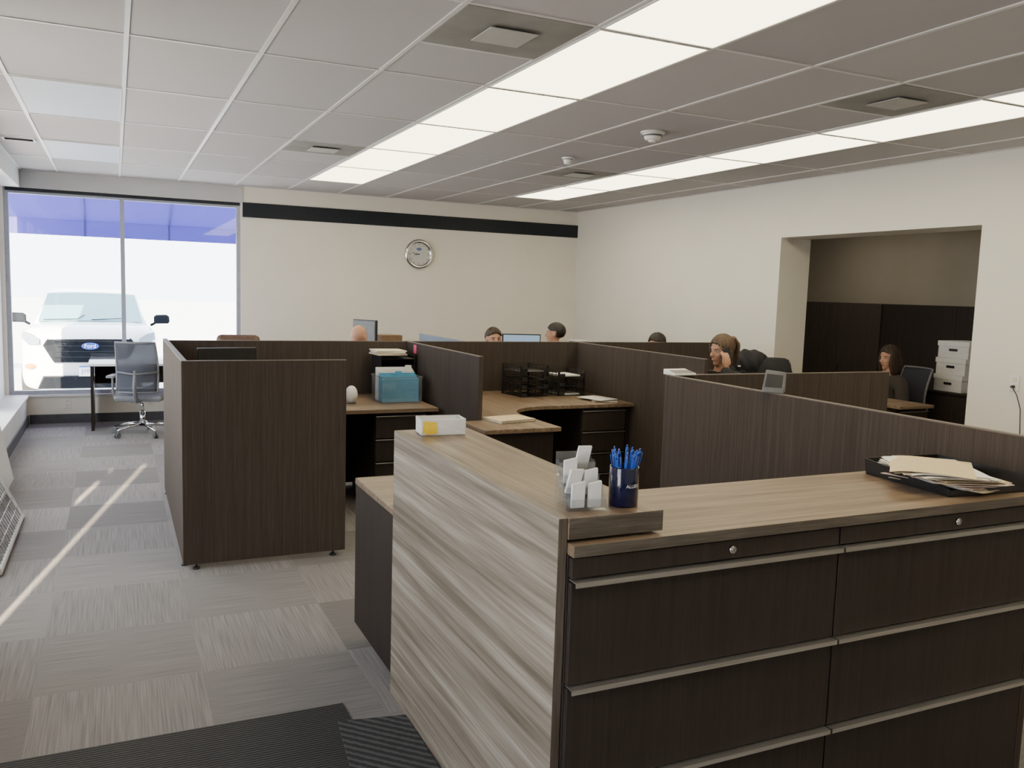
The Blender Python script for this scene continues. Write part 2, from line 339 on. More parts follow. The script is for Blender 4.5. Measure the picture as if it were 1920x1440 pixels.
b.mi=1; b.box(WX0+f,.065,y0+.025,y0+.031,WZ0+f,WZ1-.06); b.box(.11,WX1-f,y0+.025,y0+.031,WZ0+f,WZ1-.06)
struct('window_1',b,['frame','glass'])
b=B(); b.box(WX0,WX1,YB-.03,YB+.03,WZ0-.02,WZ0-.001); struct('trim_4',b,'white')
b=B(); b.box(WX0+.02,WX1-.01,YB+.005,YB+.028,WZ1-.035,WZ1-.002); struct('trim_5',b,'navy_trim')
b=B(); b.box(-1.099,WX1+.02,YB-.012,YB-.001,WZ1+.002,H-.008); struct('trim_7',b,'greywhite')
for i,(a,c) in enumerate(ops):
    b=B(); y0,y1=-1.33,-1.29
    b.box(y0,y1,a,a+.03,zs,zt); b.box(y0,y1,c-.03,c,zs,zt); b.box(y0,y1,a+.03,c-.03,zs,zs+.03); b.box(y0,y1,a+.03,c-.03,zt-.03,zt)
    b.mi=1; b.box(-1.312,-1.308,a+.03,c-.03,zs+.03,zt-.03)
    struct('window_%d'%(i+2),b,['frame','glass'])
# ceiling grid
b=B(); gw=.011; z0,z1=H-.006,H+.001
gx=[.07+.6086*k for k in range(-1,10)]; gy=[3.292+1.2192*k for k in range(-4,7)]
for x in gx: b.box(x-gw,x+gw,-2.6,YB,z0,z1)
for y in gy:
    if -2.6<y<YB: b.box(-.9,XR,y-gw*.8,y+gw*.8,z0+.001,z1)
for k,yy in ((2,3.292+.61),(6,3.292+.61),(2,3.292+1.2192*3+.61),(6,3.292+1.2192*3+.61)):
    b.box(.07+.6086*k,.07+.6086*(k+1),yy-gw,yy+gw,z0+.001,z1)
b.box(-.9,-.876,-2.6,YB,z0,z1); b.box(-.9,XR,YB-.024,YB,z0,z1); b.box(XR-.024,XR,-2.6,YB,z0,z1)
struct('trim_6',b,'grid')
# annex room seen through the opening
b=B(); b.box(8.3,8.4,2.2,9.3,0,2.75); struct('wall_annex_far',b,'tan')
b=B(); b.box(XR+.381,8.4,9.2,9.3,0,2.75); struct('wall_annex_back',b,'tan')
b=B(); b.box(XR+.381,8.4,2.1,2.2,0,2.75); struct('wall_annex_front',b,'tan')
b=B(); b.box(XR+.381,8.4,2.1,9.3,2.6,2.7); struct('ceiling_annex',b,'ceil')

# ------------------------------------------------------------ ceiling fixtures
LW,LL=.6086-.024,1.2192-.018
def light_thing(lens,label,name='ceiling_light',group=None):
    r=root(name,(0,0,H),0,label,'ceiling light',group)
    b=B(); t=.007; fz=-.012
    b.box(-LW/2,LW/2,-LL/2,-LL/2+t,fz,-.0005); b.box(-LW/2,LW/2,LL/2-t,LL/2,fz,-.0005); b.box(-LW/2,-LW/2+t,-LL/2+t,LL/2-t,fz,-.0005); b.box(LW/2-t,LW/2,-LL/2+t,LL/2-t,fz,-.0005)
    part(r,'frame',b,'grid')
    b=B(); b.box(-LW/2+t,LW/2-t,-LL/2+t,LL/2-t,-.008,-.002); part(r,'diffuser_lens',b,lens); return r
L0=None
for k in (3,7):
    for j in range(-3,5):
        x=.07+.6086*(k+.5); y=3.292+1.2192*(j+.5)
        if L0 is None: L0=light_thing('light','lit recessed fluorescent panel with warm diffuser in ceiling grid',group='lit ceiling panels'); L0.location=(x,y,H)
        else: copy_thing(L0,(x,y,H))
U0=light_thing('lensoff','unlit recessed fluorescent panel with pale blue-white diffuser',group='unlit ceiling panels')
U0.location=(.07-.6086*.5,3.292+1.2192*2.5,H)
copy_thing(U0,(.07-.6086*.5,3.292+1.2192*4.5,H))
A0=light_thing('annex_fill','added unseen ceiling panel that brightens the adjoining room',group='added adjoining room fill panels'); A0.location=(7.3,7.3,2.599)  # added glowing panels, out of view, to brighten the otherwise dark annex
copy_thing(A0,(7.3,4.2,2.599))
# square air diffusers
r=root('air_diffuser',(.07+.6086*2.5,3.292+.305,H),0,'square flat grey metal ceiling air diffuser with lighter centre plate','air vent','ceiling air diffusers')
b=B(); b.box(-.29,.29,-.29,.29,-.006,-.0008); part(r,'face_plate',b,'diff',.001)
b=B(); b.box(-.115,.115,-.115,.115,-.020,-.016); b.cyl((0,0,-.016),(0,0,-.006),.02); part(r,'centre_plate',b,'diffplate',.002)
for k,j in ((6,0),(2,3),(6,3)): copy_thing(r,(.07+.6086*(k+.5),3.292+1.2192*j+.305,H))
# smoke detectors
for i,(x,y,sc) in enumerate(((3.42,5.13,1.0),(3.48,6.47,.62))):
    r=root('smoke_detector',(x,y,H-.001),0,'round white ceiling smoke detector' if i==0 else 'small round white ceiling sensor','smoke detector')
    b=B(); b.cyl((0,0,0),(0,0,-.012),.085*sc,.085*sc,32); part(r,'base',b,'white_plastic',.002)
    b=B(); b.cyl((0,0,-.012),(0,0,-.05*(1 if i==0 else 1.6)*sc-.006),.07*sc,.05*sc,32); b.cyl((0,0,-.05*sc-.006),(0,0,-.058*sc-.012),.03*sc,.025*sc,24); part(r,'dome',b,'white_plastic',.003)
    b=B(); b.torus((0,0,-.028*sc),.0635*sc,.006*sc); part(r,'sensor_slot',b,'grey_plastic')
# supply register
r=root('ceiling_register',(-.70,8.3,H-.001),0,'small white rectangular ceiling vent register','air vent')
b=B(); b.box(-.12,.12,-.09,-.075,-.01,0); b.box(-.12,.12,.075,.09,-.01,0); b.box(-.12,-.105,-.075,.075,-.01,0); b.box(.105,.12,-.075,.075,-.01,0); part(r,'frame',b,'white')
b=B(); 
for i in range(7): b.hexa([(-.105,-.07+i*.02,-.008),(.105,-.07+i*.02,-.008),(.105,-.06+i*.02,-.002),(-.105,-.06+i*.02,-.002),(-.105,-.068+i*.02,-.007),(.105,-.068+i*.02,-.007),(.105,-.058+i*.02,-.001),(-.105,-.058+i*.02,-.001)])
part(r,'louvers',b,'grey_plastic')

# ------------------------------------------------------------ partition panels
PZ0,PZ1=.03,1.175
def partition(x0,x1,y0,y1,label,mat='panel',z1=PZ1,feet=True):
    cx,cy=(x0+x1)/2,(y0+y1)/2
    r=root('partition_panel',(cx,cy,0),0,label,'office partition','workstation partitions')
    b=B((cx,cy,0)); b.box(x0,x1,y0,y1,PZ0,z1-.004); part(r,'panel_board',b,mat,.0015)
    b=B((cx,cy,0)); b.box(x0,x1,y0,y1,z1-.004,z1); part(r,'top_edge',b,'edge',label='lighter brown edge band')
    alongx=(x1-x0)>(y1-y0)
    ends=[(x0+.07,cy),(x1-.07,cy)] if alongx else [(cx,y0+.07),(cx,y1-.07)]
    for fx,fy in ends:
        b=B((cx,cy,0)); b.cyl((fx,fy,0.0),(fx,fy,.010),.020,.020,16); b.cyl((fx,fy,.010),(fx,fy,PZ0),.007,.007,10); part(r,'leveling_foot',b,'black')
    return r
D='tall dark walnut laminate partition panel '
partition(.32,1.23,4.935,4.965,D+'closing the end of a workstation')
partition(.32,.35,4.966,6.90,D+'along the aisle beside the window bench')
partition(.351,2.164,6.685,6.715,D+'behind the desk with teal folders')
partition(2.165,2.195,5.15,6.75,D+'dividing two workstations, pink note on it')
partition(2.196,3.759,6.685,6.715,D+'behind the curved desk with letter trays')
partition(3.76,3.79,4.85,6.75,D+'beside the curved corner desk')
partition(3.791,5.6,6.685,6.715,D+'behind the woman on the phone')
partition(2.745,4.43,3.851,3.881,D+'in front of the woman on the phone')
partition(2.745,2.775,1.75,3.85,D+'beside the reception cabinets')
r=root('partition_screen',(2.69,7.3,0),0,'blue-grey fabric office screen behind the walnut partitions','office partition')
b=B((2.69,7.3,0)); b.box(2.68,2.70,6.717,7.9,.03,1.175)
part(r,'screen_board',b,'bluefab',.004)
for yy in (6.9,7.75):
    b=B((2.69,7.3,0)); b.box(2.66,2.72,yy-.03,yy+.03,0,.03); part(r,'foot',b,'grey_plastic')
b=B(); b.box(-.0008,0,-.035,.035,-.02,.05); single('sticky_note',b,'pink',(2.1645,6.48,1.11),'pink sticky note on the dark partition panel','sticky note')

# ------------------------------------------------------------ pedestals / desks
def pedestal(x0,x1,y0,y1,z1,n,label,locks=False,z0=.02):
    cx,cy=(x0+x1)/2,(y0+y1)/2; r=root('drawer_pedestal',(cx,cy,0),0,label,'drawer unit')
    b=B((cx,cy,0)); b.box(x0,x1,y0+.02,y1,z0,z1); part(r,'body',b,'drawer',.002)
    h=(z1-z0-.02)/n
    for i in range(n):
        za=z0+.01+i*h; zb=za+h-.008
        b=B((cx,cy,0)); b.box(x0+.004,x1-.004,y0,y0+.019,za,zb-.006); d=part(r,'drawer',b,'drawer',.0015)
        b=B((cx,cy,0)); b.box(x0+.004,x1-.004,y0-.014,y0+.004,zb-.006,zb-.001); part(d,'handle',b,'alu',.001,label='thin aluminium edge pull')
    for fx,fy in ((x0+.05,y0+.06),(x1-.05,y0+.06),(x0+.05,y1-.05),(x1-.05,y1-.05)):
        b=B((cx,cy,0)); b.cyl((fx,fy,0),(fx,fy,z0),.018,.018,12); part(r,'foot',b,'black')
    return r
def desk(poly,label,ends,mat='topX',z0=.722,z1=.75,cat='desk'):
    cx=sum(p[0] for p in poly)/len(poly); cy=sum(p[1] for p in poly)/len(poly)
    r=root('desk',(cx,cy,0),0,label,cat)
    b=B((cx,cy,0)); b.prism(poly,z0,z1); part(r,'desktop',b,mat,.003)
    for e in ends:
        b=B((cx,cy,0)); b.box(*e); part(r,'support_panel',b,'panelB',.0015)
    return r
desk([(.352,5.78),(2.12,5.78),(2.12,6.683),(.352,6.683)],'walnut-top workstation desk holding teal folders crate',[(.355,.38,5.85,6.67,0,.722),(2.09,2.115,5.85,6.67,0,.722)])
pedestal(1.66,2.04,5.82,6.45,.715,4,'dark drawer pedestal under the desk with teal folders')
poly=[(2.05,4.76),(2.585,4.76),(2.575,5.25)]
for i in range(0,9):
    t=math.pi-(math.pi/2)*i/8
    poly.append((2.575+.36+.36*math.cos(t),5.33+.37*math.sin(t)))
poly+=[(3.745,5.70),(3.745,6.683),(2.197,6.683),(2.197,5.145),(2.05,5.145)]
desk(poly,'walnut-top corner desk with curved inner edge and letter trays',[(2.08,2.55,4.80,4.825,.02,.722),(3.715,3.74,5.76,6.67,0,.722),(2.2,2.225,5.2,6.2,0,.722)],'topY')
pedestal(3.29,3.69,5.73,6.35,.715,4,'dark four-drawer pedestal under the corner desk')
dk=desk([(.966,3.122),(1.0,3.122),(1.0,2.21),(2.30,2.21),(2.30,2.80),(1.70,2.80),(1.70,3.70),(.966,3.70)],'knee-height walnut reception desk behind the transaction counter',[(.968,.993,3.125,3.695,.08,.722),(1.0,1.69,3.66,3.685,.08,.722),(2.26,2.285,2.25,2.78,0,.722)],'topX')
b=B(dk.location); b.box(1.04,1.66,3.16,3.62,0,.10); part(dk,'plinth',b,'black')

# ------------------------------------------------------------ transaction counter
r=root('reception_counter',(1.11,2.45,0),0,'raised reception counter with grey driftwood-look side panel','reception counter')
o=(1.11,2.45,0)
b=B(o); b.mi=0; b.box(.965,.990,1.772,3.12,.004,1.0585)
me=b.mesh('side'); 
for p in me.polygons:
    if abs(p.normal.y)>.9 : p.material_index=1
part(r,'side_panel',me,['greyY','greyZ'],.0012,label='grey streaked driftwood laminate panel')
b=B(o); b.box(.9905,1.265,1.766,3.12,1.005,1.0585); me=b.mesh('ct')
for p in me.polygons:
    if p.normal.y<-.9: p.material_index=1
part(r,'counter_top',me,['topY','edgeX'],.0012,label='brown oak laminate ledge with grey end')
b=B(o); b.box(1.236,1.262,2.215,3.10,.752,1.0045); part(r,'inner_panel',b,'panel',.001)
b=B(o); b.box(.9905,1.236,3.09,3.118,.752,1.0045); part(r,'end_panel',b,'panel',.001)

# lateral file cabinets
def lateral(x0,x1,label):
    cx,cy=(x0+x1)/2,1.96; r=root('lateral_file_cabinet',(cx,cy,0),0,label,'file cabinet','reception file cabinets'); o=(cx,cy,0)
    b=B(o); b.box(x0,x1,1.768,2.19,.03,.965); b.box(x0+.02,x1-.02,1.80,2.17,0,.03); part(r,'body',b,'drawer',.001)
    b=B(o); b.box(x0+.002,x1-.002,1.750,1.767,.912,.962); part(r,'top_rail',b,'drawer',.001)
    hz=[.905,.634,.363]; bt=[.640,.369,.04]
    for i in range(3):
        b=B(o); b.box(x0+.002,x1-.002,1.750,1.767,bt[i],hz[i]-.004); d=part(r,'drawer',b,'drawer',.0015)
        h0=hz[i]; pr=[(1.728,h0-.010),(1.7305,h0-.010),(1.7305,h0),(1.766,h0),(1.766,h0+.003),(1.728,h0+.003)]
        b=B(o); b.loft([[(xx,y,z) for y,z in pr] for xx in (x0+.003,x1-.003)])
        part(d,'handle',b,'alu',label='thin full-width aluminium pull')
    b=B(o); lx=x0+(x1-x0)*.5+.05; b.cyl((lx,1.750,.938),(lx,1.742,.938),.011,.010,20); b.cyl((lx,1.742,.938),(lx,1.740,.938),.006,.006,12); b.box(lx-.0008,lx+.0008,1.7392,1.7402,.934,.942); part(r,'lock',b,'chrome')
    return r
lateral(.992,1.866,'dark three-drawer lateral file cabinet beside the reception ledge')
lateral(1.868,2.742,'dark three-drawer lateral file cabinet below the paper tray')
b=B((1.87,1.97,0)); b.box(.992,2.742,1.740,2.205,.967,.997); me=b.mesh('wt')
for p in me.polygons:
    if p.normal.y<-.9: p.material_index=1
tag(addobj('cabinet_worktop',me,['topX','edgeX'],None,(1.87,1.97,0),0,.0012),'long brown oak laminate worktop over file cabinets','worktop')

# ------------------------------------------------------------ floor mats
b=B((-.8,1.9,0)); 
b.box(-.85,.77,.2,3.10,.0005,.007); single('entrance_mat',b,'mat1',(-.8,1.9,0),'charcoal ribbed rectangular entrance mat on carpet','floor mat',.002)
b=B((.82,2.6,0)); b.prism([(.655,2.35),(.96,2.33),(.962,2.91),(.715,2.955)],.0075,.014); single('floor_mat',b,'mat2',(.82,2.6,0),'charcoal grooved carpet tile lying on the entrance mat','floor mat',.0015)

# ------------------------------------------------------------ counter-top things
r=root('open_box',(1.115,3.015,1.059),math.radians(-6),'small open white box with yellow note','box'); 
b=B(); w,d,h,t=.085,.05,.062,.004
b.box(-w,w,-d,d,0,t); b.box(-w,w,-d,-d+t,t,h); b.box(-w,w,d-t,d,t,h); b.box(-w,-w+t,-d+t,d-t,t,h); b.box(w-t,w,-d+t,d-t,t,h); part(r,'box_body',b,'white_plastic',.002)
b=B(); b.box(-w+.012,w-.012,-d+.01,d-.01,t,.03); part(r,'liner',b,'paper',.001)
for i in range(2):
    b=B(); b.box(-.0225,.0225,-.0006,0,-.022,.022)
    single('sticky_note',b,'yellow',(1.052+.008*i,2.9685-.0012*i,1.090-.004*i),'yellow sticky notes on the white box','sticky note',rot=(0,.1-.2*i,math.radians(-6)),group='yellow notes on the box')
# card holder
HR=math.radians(-8)
r=root('business_card_holder',(1.078,1.86,1.0587),HR,'clear acrylic tiered holder with business cards','card holder')
for i in range(4):
    y=-.045+i*.030; z=i*.024
    b=B(); b.box(-.050,.050,y+.0245,y+.0262,z,z+.060); b.box(-.050,.050,y,y+.0016,z,z+.030); b.box(-.050,.050,y+.002,y+.024,z,z+.0016); b.box(-.050,-.0485,y+.002,y+.024,z+.002,z+.04); b.box(.0485,.050,y+.002,y+.024,z+.002,z+.04)
    if i: b.box(-.05,.05,y+.0246,y+.0262,0,z)
    part(r,'pocket',b,'acrylic')
for i in range(4):
    y=-.045+i*.030; z=i*.024+.003
    for k,sx in enumerate((-.025,.020)):
        M=Matrix.Rotation(HR,3,'Z'); tilt=random.uniform(-.10,.22)
        if (i+k)%4==3 : continue
        p=M@Vector((sx,y+.013,z+.035+random.uniform(0,.006)))
        b=B(); b.hexa([(-.017,-.005,-.032),(.017,-.005,-.032),(.017,.005,-.032),(-.017,.005,-.032),(-.017,-.005,.030),(.017,-.005,.036),(.017,.005,.036),(-.017,.005,.030)])
        single('business_card_stack',b,'paper',(1.078+p.x,1.86+p.y,1.0587+p.z),'stack of white business cards in the acrylic holder','business cards',0,(.12,tilt,HR+random.uniform(-.12,.12)),'business cards in the holder')
# mug
mx,my,mz=1.192,1.845,1.0587
r=root('pen_cup',(mx,my,mz),0,'dark navy glazed cup with white lettering holding pens','cup')
b=B(); n=40; prof=[(.0,.0),(.036,.0),(.0385,.004),(.0385,.1),(.0375,.103),(.036,.1),(.0355,.008),(0.0,.007)]
b.sm=True
b.loft([[(max(rr,.0003)*math.cos(2*math.pi*i/n),max(rr,.0003)*math.sin(2*math.pi*i/n),z) for i in range(n)] for rr,z in prof],False); part(r,'cup_body',b,'navy')
def wraptext(txt,size,z,ang0):
    me=textmesh(txt,size,.0002)
    for v in me.vertices:
        a=ang0+v.co.x/.0388; rr=.0388+v.co.z*.5; zz=z+v.co.y
        v.co=Vector((rr*math.cos(a),rr*math.sin(a),zz))
    return me
part(r,'lettering',wraptext('ALLIED',.0125,.056,math.radians(-84)),'white_plastic')
# pens
for i in range(11):
    a=2*math.pi*i/11+.3; rr=.020+.006*(i%2); lean=random.uniform(.10,.26)
    dx,dy=math.cos(a),math.sin(a)
    base=Vector((mx+dx*.012,my+dy*.012,mz+.012)); 
    dirv=Vector((dx*lean*.8,dy*lean*.8,1)).normalized()
    ln=random.uniform(.120,.140)
    r=root('pen',base,0,'blue ballpoint pen standing in the navy cup','pen','pens in the navy cup')
    b=B(); b.cyl((0,0,0),dirv*ln*.9,.0042,.0046,12); part(r,'barrel',b,'penblue')
    b=B(); b.cyl(dirv*ln*.9,dirv*ln,.0046,.003,12); b.cyl(dirv*ln,dirv*(ln+.006),.002,.002,8); part(r,'clicker',b,'penblue')
    sd=Vector((dx,dy,0)); q=sd*.008
    b=B(); b.tube([dirv*ln*.97+sd*.003,dirv*ln*.97+q,dirv*ln*.70+q*.9],.0016,6); part(r,'clip',b,'penblue')
def letter_tray(loc,rot,w,d,tiers,gap,label,name='letter_tray'):
    r=root(name,loc,rot,label,'letter tray')
    for i in range(tiers):
        z=i*gap; b=B(); t=.003
        b.box(-w/2,w/2,-d/2,d/2,z+.002,z+.005)
        for zz in (.018,.034,.05):
            b.box(-w/2,-w/2+t,-d/2,d/2,z+zz-.003,z+zz+.002); b.box(w/2-t,w/2,-d/2,d/2,z+zz-.003,z+zz+.002); b.box(-w/2,w/2,d/2-t,d/2,z+zz-.003,z+zz+.002)
        for k in range(6):
            yy=-d/2+.006+k*(d-.012)/5
            b.box(-w/2,-w/2+t,yy-.003,yy+.003,z+.002,z+.052); b.box(w/2-t,w/2,yy-.003,yy+.003,z+.002,z+.052)
        b.box(-w/2,-w/2+.05,-d/2-.002,-d/2+.002,z+.002,z+.03); b.box(w/2-.05,w/2,-d/2-.002,-d/2+.002,z+.002,z+.03)
        part(r,'tray',b,'black')
    if tiers>1:
        for sx in (-1,1):
            for sy in (-1,1):
                b=B(); b.box(sx*w/2-.005,sx*w/2+.005,sy*(d/2-.02)-.008,sy*(d/2-.02)+.008,0,(tiers-1)*gap+.05); part(r,'post',b,'black')
    return r
r=root('letter_tray',(2.565,1.975,.9975),math.radians(-4),'single black plastic tray stuffed with papers','letter tray')
b=B(); w,d=.165,.18; b.box(-w,w,-d,d,0,.003); b.hexa([(-w,-d,0),(-w+.003,-d,0),(-w+.003,d,0),(-w,d,0),(-w-.006,-d,.026),(-w-.003,-d,.026),(-w-.009,d,.058),(-w-.012,d,.058)]); b.box(w-.003,w,-d,d,0,.058); b.box(-w,w,d-.003,d,0,.058); b.box(-w,w,-d,-d+.003,0,.022); part(r,'tray_body',b,'black',.001)
# fanned, slightly bent sheets and folders
NS=22
for i in range(NS):
    m=['manila','cream','paper','manila','tint','paper','cream','tint','paper'][i%9]; hw,hd=.125,.150
    t=i/(NS-1); ang=math.radians(16-58*t+random.uniform(-9,9)); th=.0022
    b=B(); nn=8; lift=.018*(1-t)+.003
    g=[]
    for k in range(nn+1):
        u=k/nn*2-1; zz=lift*max(0,-u)**2*(.4+t)-.005*max(0,u)-.014*t*max(0,-u)**3
        g.append([(u*hw,-hd,zz),(u*hw,hd,zz*.6),(u*hw,hd,zz*.6+th),(u*hw,-hd,zz+th)])
    b.loft(g)
    single('paper_sheet',b,m,(2.560-.075*t+random.uniform(-.025,.012),1.962+random.uniform(-.026,.010),1.0055+i*.0030),'loose envelopes and folders fanned in the black tray','paper',0,(0,0,ang),'papers in the black tray')
r=root('desk_calculator',(2.83,3.866,PZ1),math.radians(3),'white calculator lying on top of the partition corner','calculator')
b=B(); b.hexa([(-.075,-.05,.0),(.075,-.05,.0),(.075,.05,0),(-.075,.05,0),(-.075,-.05,.012),(.075,-.05,.012),(.075,.05,.030),(-.075,.05,.030)]); part(r,'case',b,'white_plastic',.003)
b=B(); b.hexa([(-.065,-.044,.0122),(.065,-.044,.0122),(.065,.012,.0222),(-.065,.012,.0222),(-.065,-.044,.0150),(.065,-.044,.0150),(.065,.012,.0255),(-.065,.012,.0255)]); part(r,'keypad',b,'grey_plastic')
r=root('desk_phone',(2.765,3.05,PZ1),math.radians(-48),'small grey terminal device perched on partition top','phone')
b=B(); b.hexa([(-.05,-.030,0),(.05,-.030,0),(.05,.04,0),(-.05,.04,0),(-.040,.015,.105),(.050,.015,.098),(.050,.050,.085),(-.040,.050,.092)]); part(r,'case',b,'grey_plastic',.006)
b=B(); b.hexa([(-.036,-.0215,.028),(.038,-.0215,.028),(.038,-.012,.028),(-.036,-.012,.028),(-.032,.0035,.086),(.040,.0035,.082),(.040,.012,.082),(-.032,.012,.086)]); part(r,'screen',b,'black',.001)
# ------------------------------------------------------------ things on the workstation desks
letter_tray((3.10,6.38,.751),.12,.26,.32,4,.068,'four-tier black letter tray on the corner desk')
letter_tray((3.47,6.40,.751),.05,.25,.32,3,.078,'three-tier black letter tray with papers on corner desk')
for i in (0,2):
    b=B(); b.box(-.10,.10,-.13,.13,0,.008); single('paper_stack',b,'paper',(3.47,6.40,.751+.0055+i*.078),'white papers lying in the black letter tray','paper',0,.05,'papers in the tiered tray')
for i,(m,l) in enumerate((('paper','white magazine on the corner desk'),('card','brown-covered magazine on the corner desk'),('paper','open white brochure on the magazines'))):
    b=B(); b.box(-.10,.10,-.13,.13,0,.006); b.mi=0; single('magazine',b,m,(3.58-.02*i,5.93,.751+.0065*i),l,'magazine',.001,.3*i-.3)
r=root('spiral_notebook',(2.37,5.10,.7505),math.radians(12),'cream spiral notebook on the corner desk','notebook')
b=B(); b.box(-.14,.14,-.105,.105,0,.016); part(r,'pages',b,'cream',.001)
b=B(); b.box(-.142,.142,-.107,.107,.016,.018); part(r,'cover',b,'manila',.0005)
b=B(); 
for i in range(20): b.torus((-.13+i*.0137,-.107,.009),.009,.0012,Matrix.Rotation(math.pi/2,3,'Y'),12,6)
part(r,'spiral_binding',b,'black')
r=root('file_crate',(1.93,6.20,.7505),0,'clear plastic file crate of teal hanging folders','file crate')
w,d,h,t=.155,.14,.20,.004
b=B(); b.box(-w,w,-d,d,0,t); b.box(-w,w,-d,-d+t,t,h); b.box(-w,w,d-t,d,t,h); b.box(-w,-w+t,-d+t,d-t,t,h); b.box(w-t,w,-d+t,d-t,t,h); part(r,'crate_body',b,'acrylic',.001)
b=B(); b.box(-w-.006,w+.006,-d-.006,-d,h-.012,h); b.box(-w-.006,w+.006,d,d+.006,h-.012,h); b.box(-w-.006,-w,-d,d,h-.012,h); b.box(w,w+.006,-d,d,h-.012,h); part(r,'rim',b,'acrylic')
for i in range(7):
    b=B(); hh=.175+.012*i; b.box(-.142,.142,-.006,.006,0,hh); b.box(-.12+.035*i,-.07+.035*i,-.001,.001,hh,hh+.014)
    single('hanging_folder',b,'teal' if i<4 else 'paper',(1.93,6.10+i*.030,.7555),'teal hanging folder in the clear crate' if i<4 else 'white hanging folder in the clear crate','folder',.001,0,'hanging folders in the crate')
r=root('desk_organizer',(2.0,6.52,.7505),0,'tall black desk organizer topped with cream papers','desk organizer')
b=B(); b.box(-.14,-.135,-.12,.12,0,.33); b.box(.135,.14,-.12,.12,0,.33); b.box(-.135,.135,.115,.12,0,.33)
for z in (0,.08,.16,.24,.30): b.box(-.135,.135,-.12,.115,z,z+.004)
part(r,'shelves',b,'black')
for i in range(4):
    b=B(); b.box(-.12,.12,-.13,.1,0,.009); single('paper_stack',b,['cream','manila','paper','cream'][i],(1.95,6.52,1.0815+i*.0095),'cream papers piled on the black organizer','paper',.001,random.uniform(-.12,.12),'papers on the organizer')
r=root('desk_speaker',(1.57,6.15,.7505),.2,'small rounded white speaker on the desk','speaker')
b=B(); b.ball((0,0,.065),(.045,.05,.065)); part(r,'case',b,'white_plastic'); b=B(); b.cyl((0,0,0),(0,0,.012),.035,.03,24); part(r,'base',b,'grey_plastic')
def monitor(loc,rot,w,h,ztop,label,scr='black',base=.7505):
    r=root('monitor',(loc[0],loc[1],base),rot,label,'monitor')
    zt=ztop-base
    b=B(); b.box(-w/2,w/2,-.015,.02,zt-h,zt); part(r,'case',b,'black',.004)
    b=B(); b.box(-w/2+.012,w/2-.012,-.0165,-.0152,zt-h+.014,zt-.012); part(r,'screen',b,scr)
    b=B(); b.box(-.025,.025,.02,.04,.012,zt-h*.5); b.box(-.11,.11,-.06,.10,0,.012); part(r,'stand',b,'black',.003)
    return r
monitor((.72,6.35,0),math.radians(12),.42,.30,1.145,'black computer monitor in the walnut workstation')
monitor((2.39,8.82,0),math.radians(-62),.34,.32,1.265,'dark grey computer monitor turned sideways on back desk','grey_plastic')
monitor((4.30,8.98,0),math.radians(-12),.46,.30,1.12,'computer monitor with lit pale blue screen','screen')
desk([(1.3,8.6),(5.6,8.6),(5.6,9.3),(1.3,9.3)],'long walnut desk for the rear workstations',[(1.33,1.355,8.65,9.27,0,.722),(5.55,5.575,8.65,9.27,0,.722),(3.4,3.425,8.65,9.27,0,.722)])
r=root('cardboard_box',(2.68,8.98,.7505),.15,'closed brown cardboard box on the rear desk','box')
b=B(); b.box(-.12,.12,-.13,.13,0,.35); part(r,'carton',b,'card',.003); b=B(); b.box(-.122,.122,-.025,.025,.3505,.352); part(r,'tape',b,'manila')
r=root('storage_bin',(5.05,8.95,.7505),0,'small grey plastic box on rear desk','box')
b=B(); b.box(-.09,.09,-.07,.07,0,.29); part(r,'bin_body',b,'grey_plastic',.004); b=B(); b.box(-.095,.095,-.075,.075,.29,.305); part(r,'lid',b,'white_plastic',.003)

# ------------------------------------------------------------ wall clock
r=root('wall_clock',(3.56,YB-.001,2.05),0,'round wall clock with wide chrome rim and white face','clock')
Ry=Matrix.Rotation(math.pi/2,3,'X')
b=B(); b.torus((0,-.03,0),.165,.028,Ry,64,14); b.cyl((0,0,0),(0,-.028,0),.185,.185,64); part(r,'rim',b,'chrome')
b=B(); b.cyl((0,-.028,0),(0,-.034,0),.148,.148,64); part(r,'face',b,'facew')
b=B()
for i in range(12):
    a=i*math.pi/6; M=Matrix.Rotation(a,3,'Y'); L=.022 if i%3==0 else .013
    b.rbox(M@Vector((0,-.0347,.125)),(.006,.001,L),M)
mk=part(r,'hour_marks',b,'black')
for nm,a,L,w in (('hour_hand',-97,.075,.009),('minute_hand',-80,.11,.006)):
    M=Matrix.Rotation(math.radians(a),3,'Y'); b=B(); b.rbox(M@Vector((0,-.037,L/2-.01)),(w,.001,L),M); part(r,nm,b,'black')
b=B(); b.cyl((0,-.036,0),(0,-.039,0),.008,.008,16); part(r,'hub',b,'black')
b=B(); rg=[(.036*math.cos(t),-.0352,.065+.018*math.sin(t)) for t in [2*math.pi*i/32 for i in range(32)]]
rg2=[(p[0],-.0344,p[2]) for p in rg]; b.loft([rg2,rg]); part(r,'emblem',b,'oval')
part(r,'emblem_lettering',textmesh('Carrier',.018,.0002),'paper',loc=(0,-.0356,.065),rot=RX)
def outlet(loc,rot,label):
    r=root('wall_outlet',loc,rot,label,'electrical outlet')
    b=B(); b.box(-.036,.036,-.006,0,-.058,.058); part(r,'cover_plate',b,'white_plastic',.002)
    for z in (-.026,.026):
        b=B(); b.box(-.017,.017,-.0085,-.006,z-.016,z+.016); part(r,'receptacle',b,'cream',.001)
    return r
outlet((-.5,YB-.001,.22),0,'white duplex outlet under the window'); outlet((.35,YB-.001,.22),0,'white duplex outlet under the window')
outlet((XR-.001,4.02,1.06),math.pi/2*-1,'white duplex wall outlet with black plug')
r=root('power_cord',(XR-.001,4.02,1.06),-math.pi/2,'black power cord plugged into the wall outlet','power cord')
b=B(); b.cyl((0,-.009,-.026),(0,-.040,-.026),.012,.008,16); part(r,'plug',b,'black',.002)
